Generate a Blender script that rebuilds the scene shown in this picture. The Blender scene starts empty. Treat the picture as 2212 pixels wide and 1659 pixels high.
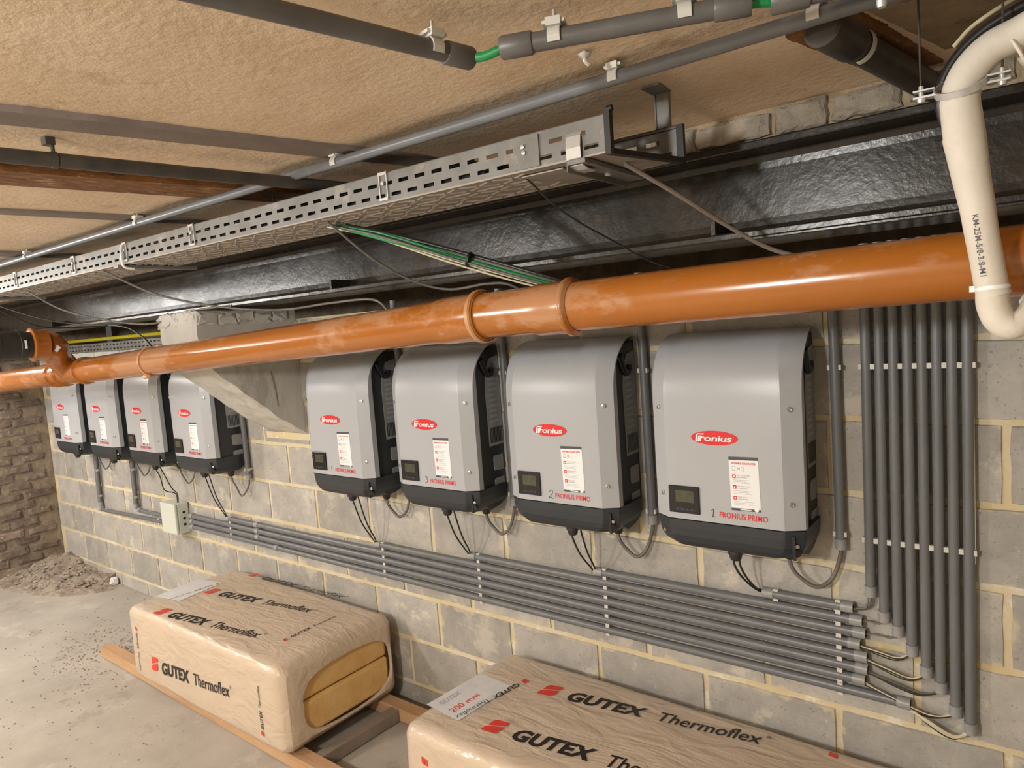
import bpy, math, random
from math import sin, cos, pi, radians, atan2, sqrt
from mathutils import Vector, Matrix, noise, Euler

random.seed(7)
S = bpy.context.scene
C = S.collection
V = Vector

# ------------------------------------------------------------------ camera
cam_data = bpy.data.cameras.new('camera')
cam = bpy.data.objects.new('camera', cam_data)
C.objects.link(cam)
cam_data.sensor_fit = 'HORIZONTAL'
cam_data.sensor_width = 36.0
cam_data.lens = 1485.24 / 2212 * 36.0
cam_data.clip_start = 0.02
yaw, pitch, roll = 0.662099, 0.088957, -0.072131
fw = V((-sin(yaw) * cos(pitch), cos(yaw) * cos(pitch), -sin(pitch)))
rt = V((cos(yaw), sin(yaw), 0))
up = rt.cross(fw)
r2 = rt * cos(roll) + up * sin(roll)
u2 = -rt * sin(roll) + up * cos(roll)
M = Matrix((r2, u2, -fw)).transposed().to_4x4()
M.translation = V((0, -1.92314, 1.59834))
cam.matrix_world = M
S.camera = cam

# ------------------------------------------------------------------ world and lights
w = bpy.data.worlds.new('basement_air'); S.world = w; w.use_nodes = True
w.node_tree.nodes['Background'].inputs[0].default_value = (1.0, .93, .82, 1)
w.node_tree.nodes['Background'].inputs[1].default_value = 0.05

def lamp(name, loc, sx, sy, power, col, aim=(0, 0, -1)):
    l = bpy.data.lights.new(name, 'AREA'); l.shape = 'RECTANGLE'; l.size = sx; l.size_y = sy
    l.energy = power; l.color = col
    o = bpy.data.objects.new(name, l); C.objects.link(o); o.location = loc
    o.rotation_euler = V(aim).to_track_quat('-Z', 'Y').to_euler()
    return o
def bulb(name, loc, r, power, col):
    l = bpy.data.lights.new(name, 'POINT'); l.shadow_soft_size = r; l.energy = power; l.color = col
    o = bpy.data.objects.new(name, l); C.objects.link(o); o.location = loc; return o
bulb('bulkhead_lamp_main', (-0.95, -3.1, 1.84), .09, 76, (1, .99, .965))
bulb('bulkhead_lamp_mid', (-3.3, -3.1, 1.80), .09, 66, (1, .99, .965))
bulb('bulkhead_lamp_far', (-5.0, -2.1, 1.78), .09, 42, (1, .99, .97))
l_ = lamp('batten_light_far', (-5.35, -1.35, 1.92), .11, 1.3, 16, (1, .98, .95))
l_.rotation_euler = (0, radians(-28), radians(12))

S.view_settings.view_transform = 'Standard'
S.view_settings.look = 'None'
S.view_settings.gamma = 1
S.view_settings.use_curve_mapping = False
S.view_settings.exposure = 0.72

# ------------------------------------------------------------------ materials
def new_mat(name):
    m = bpy.data.materials.new(name); m.use_nodes = True
    nt = m.node_tree
    return m, nt, nt.nodes['Principled BSDF']

def mat(name, col, rough=.6, metal=0, spec=.5, col2=None, scale=8, detail=5, bump=0, bscale=60, stretch=None,
        rnd=0, spots=None, spot_scale=30, spot_th=.62, coat=0, lo=.35, hi=.65, bdist=.004, alpha=1, rough2=None):
    """procedural material: two noise-mixed colours, optional spots, per-object tint and bump"""
    m, nt, b = new_mat(name)
    N, L = nt.nodes.new, nt.links.new
    b.inputs['Roughness'].default_value = rough
    b.inputs['Metallic'].default_value = metal
    b.inputs['Specular IOR Level'].default_value = spec
    b.inputs['Coat Weight'].default_value = coat
    b.inputs['Coat Roughness'].default_value = .12
    b.inputs['Alpha'].default_value = alpha
    b.inputs['Base Color'].default_value = (*col, 1)
    tc = N('ShaderNodeTexCoord'); src = tc.outputs['Object']
    if rnd:
        oi = N('ShaderNodeObjectInfo')
        sc = N('ShaderNodeVectorMath'); sc.operation = 'SCALE'; sc.inputs[0].default_value = (17, 31, 23)
        L(oi.outputs['Random'], sc.inputs['Scale'])
        ad = N('ShaderNodeVectorMath'); L(src, ad.inputs[0]); L(sc.outputs[0], ad.inputs[1]); src = ad.outputs[0]
    if stretch:
        mp = N('ShaderNodeMapping'); mp.inputs['Scale'].default_value = stretch; L(src, mp.inputs[0]); src = mp.outputs[0]
    out = None
    if col2:
        n = N('ShaderNodeTexNoise'); n.inputs['Scale'].default_value = scale; n.inputs['Detail'].default_value = detail
        n.inputs['Roughness'].default_value = .65
        L(src, n.inputs['Vector'])
        mr = N('ShaderNodeMapRange'); mr.inputs[1].default_value = lo; mr.inputs[2].default_value = hi
        L(n.outputs[0], mr.inputs[0])
        mx = N('ShaderNodeMix'); mx.data_type = 'RGBA'
        mx.inputs[6].default_value = (*col, 1); mx.inputs[7].default_value = (*col2, 1)
        L(mr.outputs[0], mx.inputs[0]); out = mx.outputs[2]
        if rough2 is not None:
            mr2 = N('ShaderNodeMapRange'); mr2.inputs[3].default_value = rough; mr2.inputs[4].default_value = rough2
            L(mr.outputs[0], mr2.inputs[0]); L(mr2.outputs[0], b.inputs['Roughness'])
    for k, sp in enumerate(spots or []):
        scol, ssc, sth, sw = sp
        n = N('ShaderNodeTexNoise'); n.inputs['Scale'].default_value = ssc; n.inputs['Detail'].default_value = 6
        n.inputs['Roughness'].default_value = .7
        ad = N('ShaderNodeVectorMath'); ad.inputs[1].default_value = (3.7 * (k + 1), 1.3, 5.1 * (k + 1))
        L(src, ad.inputs[0]); L(ad.outputs[0], n.inputs['Vector'])
        mr = N('ShaderNodeMapRange'); mr.inputs[1].default_value = sth; mr.inputs[2].default_value = sth + .06
        mr.inputs[4].default_value = sw
        L(n.outputs[0], mr.inputs[0])
        mx = N('ShaderNodeMix'); mx.data_type = 'RGBA'
        mx.inputs[6].default_value = (*col, 1); mx.inputs[7].default_value = (*scol, 1)
        if out: L(out, mx.inputs[6])
        L(mr.outputs[0], mx.inputs[0]); out = mx.outputs[2]
    if rnd:
        mr = N('ShaderNodeMapRange'); mr.inputs[3].default_value = 1 - rnd; mr.inputs[4].default_value = 1 + rnd
        L(oi.outputs['Random'], mr.inputs[0])
        vm = N('ShaderNodeVectorMath'); vm.operation = 'SCALE'
        if out: L(out, vm.inputs[0])
        else: vm.inputs[0].default_value = col
        L(mr.outputs[0], vm.inputs['Scale']); out = vm.outputs[0]
    if out: L(out, b.inputs['Base Color'])
    if bump:
        n = N('ShaderNodeTexNoise'); n.inputs['Scale'].default_value = bscale; n.inputs['Detail'].default_value = 6
        n.inputs['Roughness'].default_value = .6
        L(src, n.inputs['Vector'])
        bp = N('ShaderNodeBump'); bp.inputs['Strength'].default_value = bump; bp.inputs['Distance'].default_value = bdist
        L(n.outputs[0], bp.inputs['Height']); L(bp.outputs[0], b.inputs['Normal'])
        if coat: L(bp.outputs[0], b.inputs['Coat Normal'])
    return m

MT = dict(
 block=mat('concrete_block', (.33, .315, .29), .95, col2=(.44, .42, .385), scale=9, detail=8, bump=.55, bscale=130, rnd=.13,
           spots=[((.17, .16, .15), 110, .60, .75), ((.60, .56, .48), 5, .58, .65), ((.70, .68, .62), 45, .66, .6)], bdist=.003),
 mortar=mat('yellow_mortar', (.60, .49, .27), .95, col2=(.66, .60, .46), scale=4, bump=.7, bscale=90, spots=[((.74, .70, .60), 7, .56, .8)]),
 brick=mat('old_brick', (.13, .095, .075), .95, col2=(.24, .185, .145), scale=14, detail=8, bump=.9, bscale=45, rnd=.3,
           spots=[((.40, .345, .27), 22, .58, .8), ((.06, .05, .045), 30, .64, .7)], bdist=.008),
 brick_mortar=mat('old_mortar', (.17, .13, .095), .95, col2=(.29, .23, .165), scale=12, bump=.9, bscale=40, bdist=.01),
 plaster=mat('ceiling_plaster', (.66, .50, .335), .9, col2=(.73, .585, .42), scale=4.5, detail=9, bump=.45, bscale=55, bdist=.006,
             spots=[((.50, .35, .215), 7, .60, .5), ((.74, .64, .50), 36, .66, .7), ((.27, .20, .14), 75, .745, .8)]),
 brown_plaster=mat('dark_brown_plaster', (.16, .115, .065), .9, col2=(.30, .225, .14), scale=7, detail=8, bump=.6, bscale=40, spots=[((.07, .045, .02), 9, .6, .8)]),
 rubble=mat('grey_rubble_stone', (.27, .235, .19), .95, col2=(.44, .385, .31), scale=16, detail=8, bump=1, bscale=45, rnd=.15,
            spots=[((.15, .11, .075), 35, .60, .7)], bdist=.01),
 rub_mortar=mat('crumbled_mortar', (.42, .31, .19), .95, col2=(.52, .42, .28), scale=14, bump=1, bscale=60, bdist=.01),
 floor=mat('screed_floor', (.34, .31, .27), .9, col2=(.43, .40, .355), scale=2.2, detail=9, bump=.35, bscale=50,
           spots=[((.27, .23, .19), 5, .60, .5), ((.52, .49, .44), 3.2, .58, .5), ((.30, .25, .21), 60, .69, .7)], bdist=.003),
 debris=mat('mortar_debris', (.24, .19, .15), .95, col2=(.42, .36, .295), scale=11, bump=1, bscale=55, rnd=.25, bdist=.01),
 grit=mat('brown_grit', (.22, .16, .125), .95, col2=(.34, .26, .21), scale=30, rnd=.3),
 corbel=mat('cast_concrete', (.46, .44, .40), .9, col2=(.57, .545, .49), scale=6, detail=8, bump=.5, bscale=50, stretch=(1, 1, .45),
            spots=[((.36, .33, .28), 6, .58, .6), ((.70, .68, .63), 18, .63, .7), ((.18, .15, .12), 40, .68, .7)]),
 beam=mat('painted_steel_grey', (.018, .0145, .010), .20, spec=.38, col2=(.030, .026, .021), scale=5, bump=.3, bscale=38, bdist=.003,
          spots=[((.034, .022, .011), 3, .54, .7)], rough2=.30),
 joist=mat('joist_grey_paint', (.17, .14, .12), .6, col2=(.215, .175, .15), scale=9, bump=.2, bscale=60),
 rust=mat('flaking_rust', (.12, .048, .012), .85, col2=(.26, .12, .032), scale=42, detail=8, bump=1, bscale=60, stretch=(1, .35, 1),
          spots=[((.52, .38, .19), 34, .60, .85), ((.05, .025, .012), 30, .60, .8)], bdist=.006),
 orange=mat('orange_drain_plastic', (.36, .112, .012), .20, spec=.55, col2=(.40, .135, .020), scale=5, stretch=(.5, 1, 1), lo=.3, hi=.7,
            spots=[((.50, .28, .16), 3.4, .50, .6), ((.55, .36, .24), 9, .63, .45)], coat=.2, bump=.03, bscale=20),
 ring=mat('dusty_orange_rim', (.52, .22, .07), .4, col2=(.56, .33, .17), scale=12),
 black=mat('black_rubber', (.018, .017, .018), .38, col2=(.035, .033, .032), scale=12, bump=.05),
 blackpipe=mat('black_painted_pipe', (.035, .031, .027), .42, col2=(.07, .058, .046), scale=10, bump=.15, bscale=40),
 conduit=mat('grey_pvc_conduit', (.135, .140, .148), .36, spec=.5, col2=(.170, .175, .183), scale=7, stretch=(1, 1, .3), bump=.04, bscale=90,
             spots=[((.33, .325, .31), 14, .665, .5)]),
 conduitd=mat('dark_grey_conduit', (.105, .098, .092), .42, col2=(.14, .132, .122), scale=9, bump=.08, bscale=90),
 coupler=mat('light_grey_coupler', (.255, .26, .265), .38, col2=(.31, .31, .31), scale=30),
 clip=mat('pale_grey_clip', (.60, .585, .53), .45),
 cable=mat('black_cable', (.022, .021, .02), .36),
 cableg=mat('grey_cable', (.115, .11, .098), .45, col2=(.17, .155, .135), scale=20),
 cablebr=mat('brown_grey_cable', (.20, .16, .125), .6),
 green=mat('green_cable', (.01, .22, .055), .4, col2=(.02, .30, .085), scale=15),
 cream=mat('cream_cable', (.62, .56, .38), .5),
 galv=mat('galvanised_steel', (.165, .158, .143), .42, metal=.35, col2=(.22, .215, .20), scale=9, detail=6, bump=.12, bscale=50, rough2=.48,
          spots=[((.36, .315, .26), 7, .56, .55)]),
 galv_base=mat('embossed_tray_steel', (.30, .265, .22), .5, metal=.3, col2=(.35, .315, .27), scale=12),
 zinc=mat('bright_zinc', (.62, .61, .59), .3, metal=.45),
 edge=mat('black_edge_trim', (.014, .012, .010), .5),
 cover=mat('light_grey_lacquer', (.415, .43, .455), .34, spec=.5, bump=.10, bscale=420, bdist=.0005),
 char=mat('charcoal_plastic', (.030, .035, .042), .40, bump=.08, bscale=400, bdist=.0005),
 sidegrey=mat('grey_side_panel', (.33, .335, .34), .5, col2=(.28, .285, .29), scale=60),
 red=mat('red_print', (.72, .018, .022), .35),
 white=mat('white_print', (.86, .86, .86), .45),
 sticker=mat('white_sticker', (.83, .84, .85), .35),
 greyprint=mat('grey_print', (.42, .43, .45), .5),
 dark=mat('dark_print', (.07, .07, .08), .4),
 lcd=mat('lcd_window', (.055, .06, .035), .12, col2=(.09, .095, .055), scale=40),
 glossblk=mat('gloss_black', (.012, .013, .015), .22),
 steel=mat('screw_steel', (.55, .54, .50), .3, metal=.9),
 jbox=mat('pale_green_grey_box', (.60, .64, .575), .42),
 yellow=mat('yellow_pipe', (.55, .45, .02), .45),
 hose=mat('cream_insulation', (.66, .60, .51), .65, col2=(.72, .665, .575), scale=14, bump=.25, bscale=110, bdist=.002),
 wood=mat('raw_timber', (.42, .245, .13), .75, col2=(.54, .345, .195), scale=14, stretch=(.15, 1, 1), bump=.3, bscale=70),
 wooddark=mat('dusty_dark_batten', (.20, .165, .135), .7, col2=(.27, .225, .185), scale=8, stretch=(1, .2, 1)),
 fibre=mat('wood_fibre_board', (.66, .40, .135), .95, col2=(.76, .50, .21), scale=14, detail=9, bump=.8, bscale=110, bdist=.003),
 ink=mat('black_ink', (.012, .012, .013), .4),
 inkred=mat('red_ink', (.68, .045, .03), .4),
 palelabel=mat('pale_paper_label', (.70, .70, .70), .4, col2=(.62, .62, .64), scale=25),
)
def smear_edges(m, hx, hz, col):
    nt = m.node_tree; N, L = nt.nodes.new, nt.links.new; b = nt.nodes['Principled BSDF']
    src = b.inputs['Base Color'].links[0].from_socket
    tc = N('ShaderNodeTexCoord'); sp = N('ShaderNodeSeparateXYZ'); L(tc.outputs['Object'], sp.inputs[0])
    def mth(op, a, v=None, c=None):
        n = N('ShaderNodeMath'); n.operation = op
        if hasattr(a, 'links'): L(a, n.inputs[0])
        else: n.inputs[0].default_value = a
        if v is not None:
            if hasattr(v, 'links'): L(v, n.inputs[1])
            else: n.inputs[1].default_value = v
        return n.outputs[0]
    ax = mth('SUBTRACT', mth('ABSOLUTE', sp.outputs[0]), hx); az = mth('SUBTRACT', mth('ABSOLUTE', sp.outputs[2]), hz)
    d = mth('MAXIMUM', ax, az)
    oi = N('ShaderNodeObjectInfo'); sc = N('ShaderNodeVectorMath'); sc.operation = 'SCALE'; sc.inputs[0].default_value = (9, 5, 13); L(oi.outputs['Random'], sc.inputs['Scale'])
    ad = N('ShaderNodeVectorMath'); L(tc.outputs['Object'], ad.inputs[0]); L(sc.outputs[0], ad.inputs[1])
    n = N('ShaderNodeTexNoise'); n.inputs['Scale'].default_value = 16; n.inputs['Detail'].default_value = 7; L(ad.outputs[0], n.inputs['Vector'])
    k = mth('ADD', d, mth('MULTIPLY', mth('SUBTRACT', n.outputs[0], .5), .11))
    mr = N('ShaderNodeMapRange'); mr.inputs[1].default_value = -.006; mr.inputs[2].default_value = .006; mr.inputs[4].default_value = .85; L(k, mr.inputs[0])
    mx = N('ShaderNodeMix'); mx.data_type = 'RGBA'; L(src, mx.inputs[6]); mx.inputs[7].default_value = (*col, 1); L(mr.outputs[0], mx.inputs[0]); L(mx.outputs[2], b.inputs['Base Color'])
smear_edges(MT['block'], .185, .094, (.56, .50, .37))
# printed plastic film: slightly see-through, glossy, with long creases
def film_mat(name, col, col2, alpha):
    m, nt, b = new_mat(name)
    N, L = nt.nodes.new, nt.links.new
    tc = N('ShaderNodeTexCoord')
    n = N('ShaderNodeTexNoise'); n.inputs['Scale'].default_value = 3; n.inputs['Detail'].default_value = 4
    L(tc.outputs['Object'], n.inputs['Vector'])
    mx = N('ShaderNodeMix'); mx.data_type = 'RGBA'; mx.inputs[6].default_value = (*col, 1); mx.inputs[7].default_value = (*col2, 1)
    L(n.outputs[0], mx.inputs[0]); L(mx.outputs[2], b.inputs['Base Color'])
    b.inputs['Roughness'].default_value = .42
    b.inputs['Coat Weight'].default_value = .35; b.inputs['Coat Roughness'].default_value = .08
    b.inputs['Alpha'].default_value = alpha
    mp = N('ShaderNodeMapping'); mp.inputs['Scale'].default_value = (2.2, 7, 5); mp.inputs['Rotation'].default_value = (0, 0, .5)
    L(tc.outputs['Object'], mp.inputs[0])
    n2 = N('ShaderNodeTexNoise'); n2.inputs['Scale'].default_value = 2.2; n2.inputs['Detail'].default_value = 4; n2.inputs['Distortion'].default_value = 1.6
    L(mp.outputs[0], n2.inputs['Vector'])
    bp = N('ShaderNodeBump'); bp.inputs['Strength'].default_value = .48; bp.inputs['Distance'].default_value = .02
    L(n2.outputs[0], bp.inputs['Height']); L(bp.outputs[0], b.inputs['Normal']); L(bp.outputs[0], b.inputs['Coat Normal'])
    return m
MT['film'] = film_mat('tan_plastic_film', (.66, .535, .41), (.72, .605, .48), .80)

# ------------------------------------------------------------------ mesh helpers
class MB:
    def __init__(s): s.v = []; s.f = []; s.sm = []; s.sharp = 40
    def add(s, vs, fs, smooth=False):
        n = len(s.v); s.v += [tuple(a) for a in vs]; s.f += [tuple(i + n for i in f) for f in fs]; s.sm += [smooth] * len(fs)
        return s
    def box(s, a, b, mtx=None):
        x0, y0, z0 = a; x1, y1, z1 = b
        vs = [V(p) for p in ((x0,y0,z0),(x1,y0,z0),(x1,y1,z0),(x0,y1,z0),(x0,y0,z1),(x1,y0,z1),(x1,y1,z1),(x0,y1,z1))]
        if mtx: vs = [mtx @ p for p in vs]
        return s.add(vs, [(0,3,2,1),(4,5,6,7),(0,1,5,4),(1,2,6,5),(2,3,7,6),(3,0,4,7)])
    def loft(s, rings, closed=True, caps=True, smooth=True):
        n = len(rings[0]); fs = []; vs = [p for r in rings for p in r]
        for i in range(len(rings) - 1):
            for j in range(n if closed else n - 1):
                k = (j + 1) % n
                fs.append((i*n + j, i*n + k, (i+1)*n + k, (i+1)*n + j))
        s.add(vs, fs, smooth)
        if caps:
            s.add([p for p in rings[0]], [tuple(reversed(range(n)))]); s.add([p for p in rings[-1]], [tuple(range(n))])
        return s
    def tube(s, pts, r, seg=12, caps=True, smooth_path=True, sub=6):
        pts = [V(p) for p in pts]
        if smooth_path and len(pts) > 2: pts, rr = catmull(pts, r, sub)
        else: rr = r if isinstance(r, (list, tuple)) else [r] * len(pts)
        t0 = (pts[1] - pts[0]).normalized(); nrm = t0.orthogonal().normalized(); rings = []
        for i, p in enumerate(pts):
            t = (pts[min(i+1, len(pts)-1)] - pts[max(i-1, 0)]).normalized()
            nrm = (nrm - t * nrm.dot(t)).normalized(); bn = t.cross(nrm)
            rings.append([p + (nrm * cos(a) + bn * sin(a)) * rr[i] for a in [2*pi*k/seg for k in range(seg)]])
        return s.loft(rings, True, caps, True)
    def lathe(s, p0, axis, prof, seg=24, caps=True):
        """prof: list of (distance along axis, radius)"""
        p0 = V(p0); t = V(axis).normalized(); n = t.orthogonal().normalized(); bn = t.cross(n)
        return s.loft([[p0 + t*d + (n*cos(2*pi*k/seg) + bn*sin(2*pi*k/seg))*r for k in range(seg)] for d, r in prof], True, caps, True)
    def prism(s, poly, d0, d1, axis=0):
        """poly in the other two coordinates, extruded along axis"""
        def mk(a, d):
            l = [a[0], a[1]]; l.insert(axis, d); return V(l)
        return s.loft([[mk(a, d0) for a in poly], [mk(a, d1) for a in poly]], True, True, False)
    def grid(s, fn, nu, nv, smooth=True, skip=None):
        vs = [fn(i/nu, j/nv) for j in range(nv+1) for i in range(nu+1)]
        fs = [(j*(nu+1)+i, j*(nu+1)+i+1, (j+1)*(nu+1)+i+1, (j+1)*(nu+1)+i) for j in range(nv) for i in range(nu) if not (skip and skip(i, j))]
        return s.add(vs, fs, smooth)
    def mesh(s, name, m):
        me = bpy.data.meshes.new(name); me.from_pydata([tuple(a) for a in s.v], [], s.f)
        me.polygons.foreach_set('use_smooth', s.sm); me.materials.append(m); me.update()
        if any(s.sm): me.set_sharp_from_angle(angle=radians(s.sharp))
        return me
    def build(s, name, m, parent=None, auto=False, bevel=0, solid=0):
        o = bpy.data.objects.new(name, s.mesh(name, m)); C.objects.link(o)
        if parent: o.parent = parent
        if solid:
            md = o.modifiers.new('solid', 'SOLIDIFY'); md.thickness = solid; md.offset = 0
        if bevel:
            md = o.modifiers.new('bevel', 'BEVEL'); md.width = bevel; md.segments = 2; md.limit_method = 'ANGLE'; md.angle_limit = radians(35)
        return o

def catmull(p, r, sub):
    rr = list(r) if isinstance(r, (list, tuple)) else [r] * len(p)
    P = [p[0]*2 - p[1]] + p + [p[-1]*2 - p[-2]]; out = []; ro = []
    for i in range(1, len(P) - 2):
        for k in range(sub):
            t = k / sub; a, b, c, d = P[i-1], P[i], P[i+1], P[i+2]
            out.append(.5*((2*b) + (c - a)*t + (2*a - 5*b + 4*c - d)*t*t + (3*b - a - 3*c + d)*t**3))
            ro.append(rr[i-1]*(1-t) + rr[i]*t)
    out.append(p[-1]); ro.append(rr[-1]); return out, ro

def tag(o, label=None, cat=None, group=None, kind=None):
    if label: o['label'] = label
    if cat: o['category'] = cat
    if group: o['group'] = group
    if kind: o['kind'] = kind
    return o
def empty(name, loc=(0, 0, 0), rz=0):
    o = bpy.data.objects.new(name, None); C.objects.link(o); o.location = loc; o.rotation_euler = (0, 0, rz); o.empty_display_size = .05
    return o
def kids(o): return [c for c in list(C.objects) if c.parent == o]
def copy_tree(o, parent=None, depth=0):
    c = o.copy(); C.objects.link(c)
    if parent: c.parent = parent
    for ch in kids(o): copy_tree(ch, c, depth + 1)
    return c
def link_mesh(name, me, parent=None, loc=(0, 0, 0), rot=None, scale=None):
    o = bpy.data.objects.new(name, me); C.objects.link(o); o.parent = parent; o.location = loc
    if rot: o.rotation_euler = rot
    if scale: o.scale = scale
    return o
def fbm(x, y, z, sc=1.0, oct=3):
    return noise.fractal(V((x*sc, y*sc, z*sc)), 1.0, 2.0, oct)

# text: built-in font turned into a flat mesh in the plane origin + x*xd + y*yd
_tc = {}
def text_raw(s, bold, shear, space):
    k = (s, bold, shear, space)
    if k not in _tc:
        cu = bpy.data.curves.new('t', 'FONT'); cu.body = s; cu.size = 1; cu.offset = bold; cu.shear = shear
        cu.space_character = space; cu.resolution_u = 3; cu.fill_mode = 'FRONT'
        o = bpy.data.objects.new('t', cu); C.objects.link(o)
        dg = bpy.context.evaluated_depsgraph_get(); me = bpy.data.meshes.new_from_object(o.evaluated_get(dg))
        _tc[k] = ([v.co.copy() for v in me.vertices], [tuple(p.vertices) for p in me.polygons])
        bpy.data.objects.remove(o); bpy.data.curves.remove(cu); bpy.data.meshes.remove(me)
    return _tc[k]
def text_into(mb, s, org, xd, yd, h, width=None, bold=0, shear=0, space=1.0, fn=None, lift=.0006):
    vs, fs = text_raw(s, bold, shear, space)
    x0 = min(v.x for v in vs); x1 = max(v.x for v in vs); y0 = 0; y1 = .70
    sx = width/(x1-x0) if width else h/.70; sy = h/.70
    org, xd, yd = V(org), V(xd).normalized(), V(yd).normalized(); nn = xd.cross(yd)
    out = []
    for v in vs:
        p = org + xd*((v.x-x0)*sx) + yd*(v.y*sy) + nn*lift
        out.append(fn(p) if fn else p)
    mb.add(out, fs); return mb

print('materials and helpers ready')

# ================================================================== STRUCTURE
ZR, LB, X1 = .48762, .37827, -2.34023       # one bed joint height, block module, one perpend
wall = tag(MB().box((-6.0, .0045, -.02), (-3.10, .20, 1.60)).box((-3.10, .0045, -.02), (1.2, .20, 1.687)).build('wall_back', MT['mortar']), kind='structure')
# block meshes: rough edged slabs standing proud of the mortar
def block_mesh(L, H, seed):
    rnd = random.Random(seed); mb = MB(); nx, nz = 7, 3
    def ring(ins, y, jit):
        pts = []
        for i in range(nx): pts.append((-L/2 + L*i/nx, -H/2))
        for i in range(nz): pts.append((L/2, -H/2 + H*i/nz))
        for i in range(nx): pts.append((L/2 - L*i/nx, H/2))
        for i in range(nz): pts.append((-L/2, H/2 - H*i/nz))
        out = []
        for x, z in pts:
            sx, sz = (L/2 - ins)/(L/2), (H/2 - ins)/(H/2)
            out.append(V((x*sx + rnd.uniform(-jit, jit), y + rnd.uniform(-.0006, .0006), z*sz + rnd.uniform(-jit, jit))))
        return out
    a = ring(-.001, .014, .0030); b = ring(.0035, -.0, .0022)
    mb.loft([a, b], True, False, False)
    mb.add(b, [tuple(range(len(b)))])
    return mb.mesh('block', MT['block'])
bm_full = [block_mesh(LB - .013, .187, s) for s in range(8)]
for row in range(-3, 6):
    zc = ZR + .2*row + .1
    off = X1 if row % 2 else X1 + LB/2       # row -1 (below the joint) holds perpends X1 + k L
    for k in range(-12, 11):
        xc = off + LB*(k + .5)
        lo, hi = max(xc - LB/2, -5.995), min(xc + LB/2, 1.19)
        if hi - lo < .09: continue
        if row == 5 and hi < -3.0:      # lower wall top at the far left
            me = block_mesh(hi - lo - .013, .106, int(1000*hi)); link_mesh('block', me, wall, ((lo+hi)/2, 0, ZR + 1.0 + .0600)); continue
        if abs((hi - lo) - LB) < .002 and row > -3:
            o = link_mesh('block', random.choice(bm_full), wall, ((lo+hi)/2, random.uniform(-.0015, .001), zc), (random.uniform(-.004, .004), 0, 0))
            if random.random() < .5: o.rotation_euler = (0, pi, 0)
        else:
            zz = (.0, .0813) if row == -3 else (ZR + .2*row + .0065, ZR + .2*row + .1935)
            me = block_mesh(hi - lo - .013, zz[1]-zz[0], int(1000*hi) + row)
            link_mesh('block', me, wall, ((lo+hi)/2, 0, (zz[0]+zz[1])/2))

# left end wall of old rough brick
wl = tag(MB().box((-6.25, -4.6, -.02), (-6.006, .5, 2.2)).build('wall_left', MT['brick_mortar']), kind='structure')
def rock(L, H, D, seed, jit=.18, nx=3, nz=2):
    rnd = random.Random(seed); mb = MB()
    def ring(ins, d):
        pts = [(-L/2 + L*i/nx, -H/2) for i in range(nx)] + [(L/2, -H/2 + H*i/nz) for i in range(nz)] + \
              [(L/2 - L*i/nx, H/2) for i in range(nx)] + [(-L/2, H/2 - H*i/nz) for i in range(nz)]
        return [V((x*(1-ins) + rnd.uniform(-jit, jit)*H*.5, d + rnd.uniform(-.5, .5)*jit*D, z*(1-ins) + rnd.uniform(-jit, jit)*H*.5)) for x, z in pts]
    a, b, c = ring(0, D), ring(.04, .25*D), ring(.25, 0)
    mb.loft([a, b, c], True, False, False); mb.add(c, [tuple(range(len(c)))])
    return mb
bmesh_v = [rock(.195, .056, .03, s).mesh('brick', MT['brick']) for s in range(10)]
for r in range(27):
    z = .035 + r*.068
    for k in range(7):
        y = -.11 - k*.21 + (.1 if r % 2 else 0)
        if y > -.02: continue
        o = link_mesh('brick', random.choice(bmesh_v), wl, (-6.0 + random.uniform(0, .012), y, z + random.uniform(-.004, .004)), (0, random.uniform(-.03, .03), pi/2))
        o.scale = (random.uniform(.68, 1.0), 1, random.uniform(.75, 1.1)); o.location.y += random.uniform(-.015, .015)

# floor
def fz(x, y): return .006*fbm(x, y, 3, 1.1) + .0015*fbm(x, y, 9, 7)
mb = MB(); mb.grid(lambda u, v: V((-6.2 + 9*u, -4.6 + 4.8*v, fz(-6.2 + 9*u, -4.6 + 4.8*v))), 150, 90)
tag(mb.build('floor', MT['floor']), kind='structure')

# ceiling: flat plaster with uneven trowelled surface
def cz(x, y):
    base = 2.05 - .016*max(0, (y + .85)/.5)**2 if y > -.85 else 2.05
    return base + .0045*fbm(x, y, 1, 2.2) + .0016*fbm(x, y, 5, 14)
mb = MB(); mb.grid(lambda u, v: V((-6.2 + 9*u, -4.6 + 4.30*v, cz(-6.2 + 9*u, -4.6 + 4.30*v))), 300, 150)
ceil = tag(mb.build('ceiling', MT['plaster']), kind='structure')
tag(MB().box((-6.2, -4.65, 2.12), (2.8, .95, 2.2)).build('ceiling', MT['plaster']), kind='structure')
tag(MB().box((2.6, -4.6, -.02), (2.8, .5, 2.15)).build('wall_right', MT['block']), kind='structure')
tag(MB().box((-6.2, -4.75, -.02), (2.8, -4.6, 2.15)).build('wall_front', MT['block']), kind='structure')
tag(MB().box((-6.2, .62, 1.2), (2.8, .75, 2.15)).build('wall_far', MT['brick_mortar']), kind='structure')

# rubble masonry strip between the plaster and the beam
strip = tag(MB().box((-6, -.300, 1.955), (2.6, -.12, 2.125)).build('trim_1', MT['rub_mortar']), kind='structure')
x = -3.4; i = 0
while x < .55:
    L = random.uniform(.09, .19)
    if True:
        me = rock(L*.94, random.uniform(.046, .060), .020, 300 + i, .16, 6, 3).mesh('stone', MT['rubble'])
        link_mesh('stone', me, strip, (x + L/2, -.316 + random.uniform(-.003, .003), 2.000 + random.uniform(-.005, .004)))
    x += L; i += 1

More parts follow.
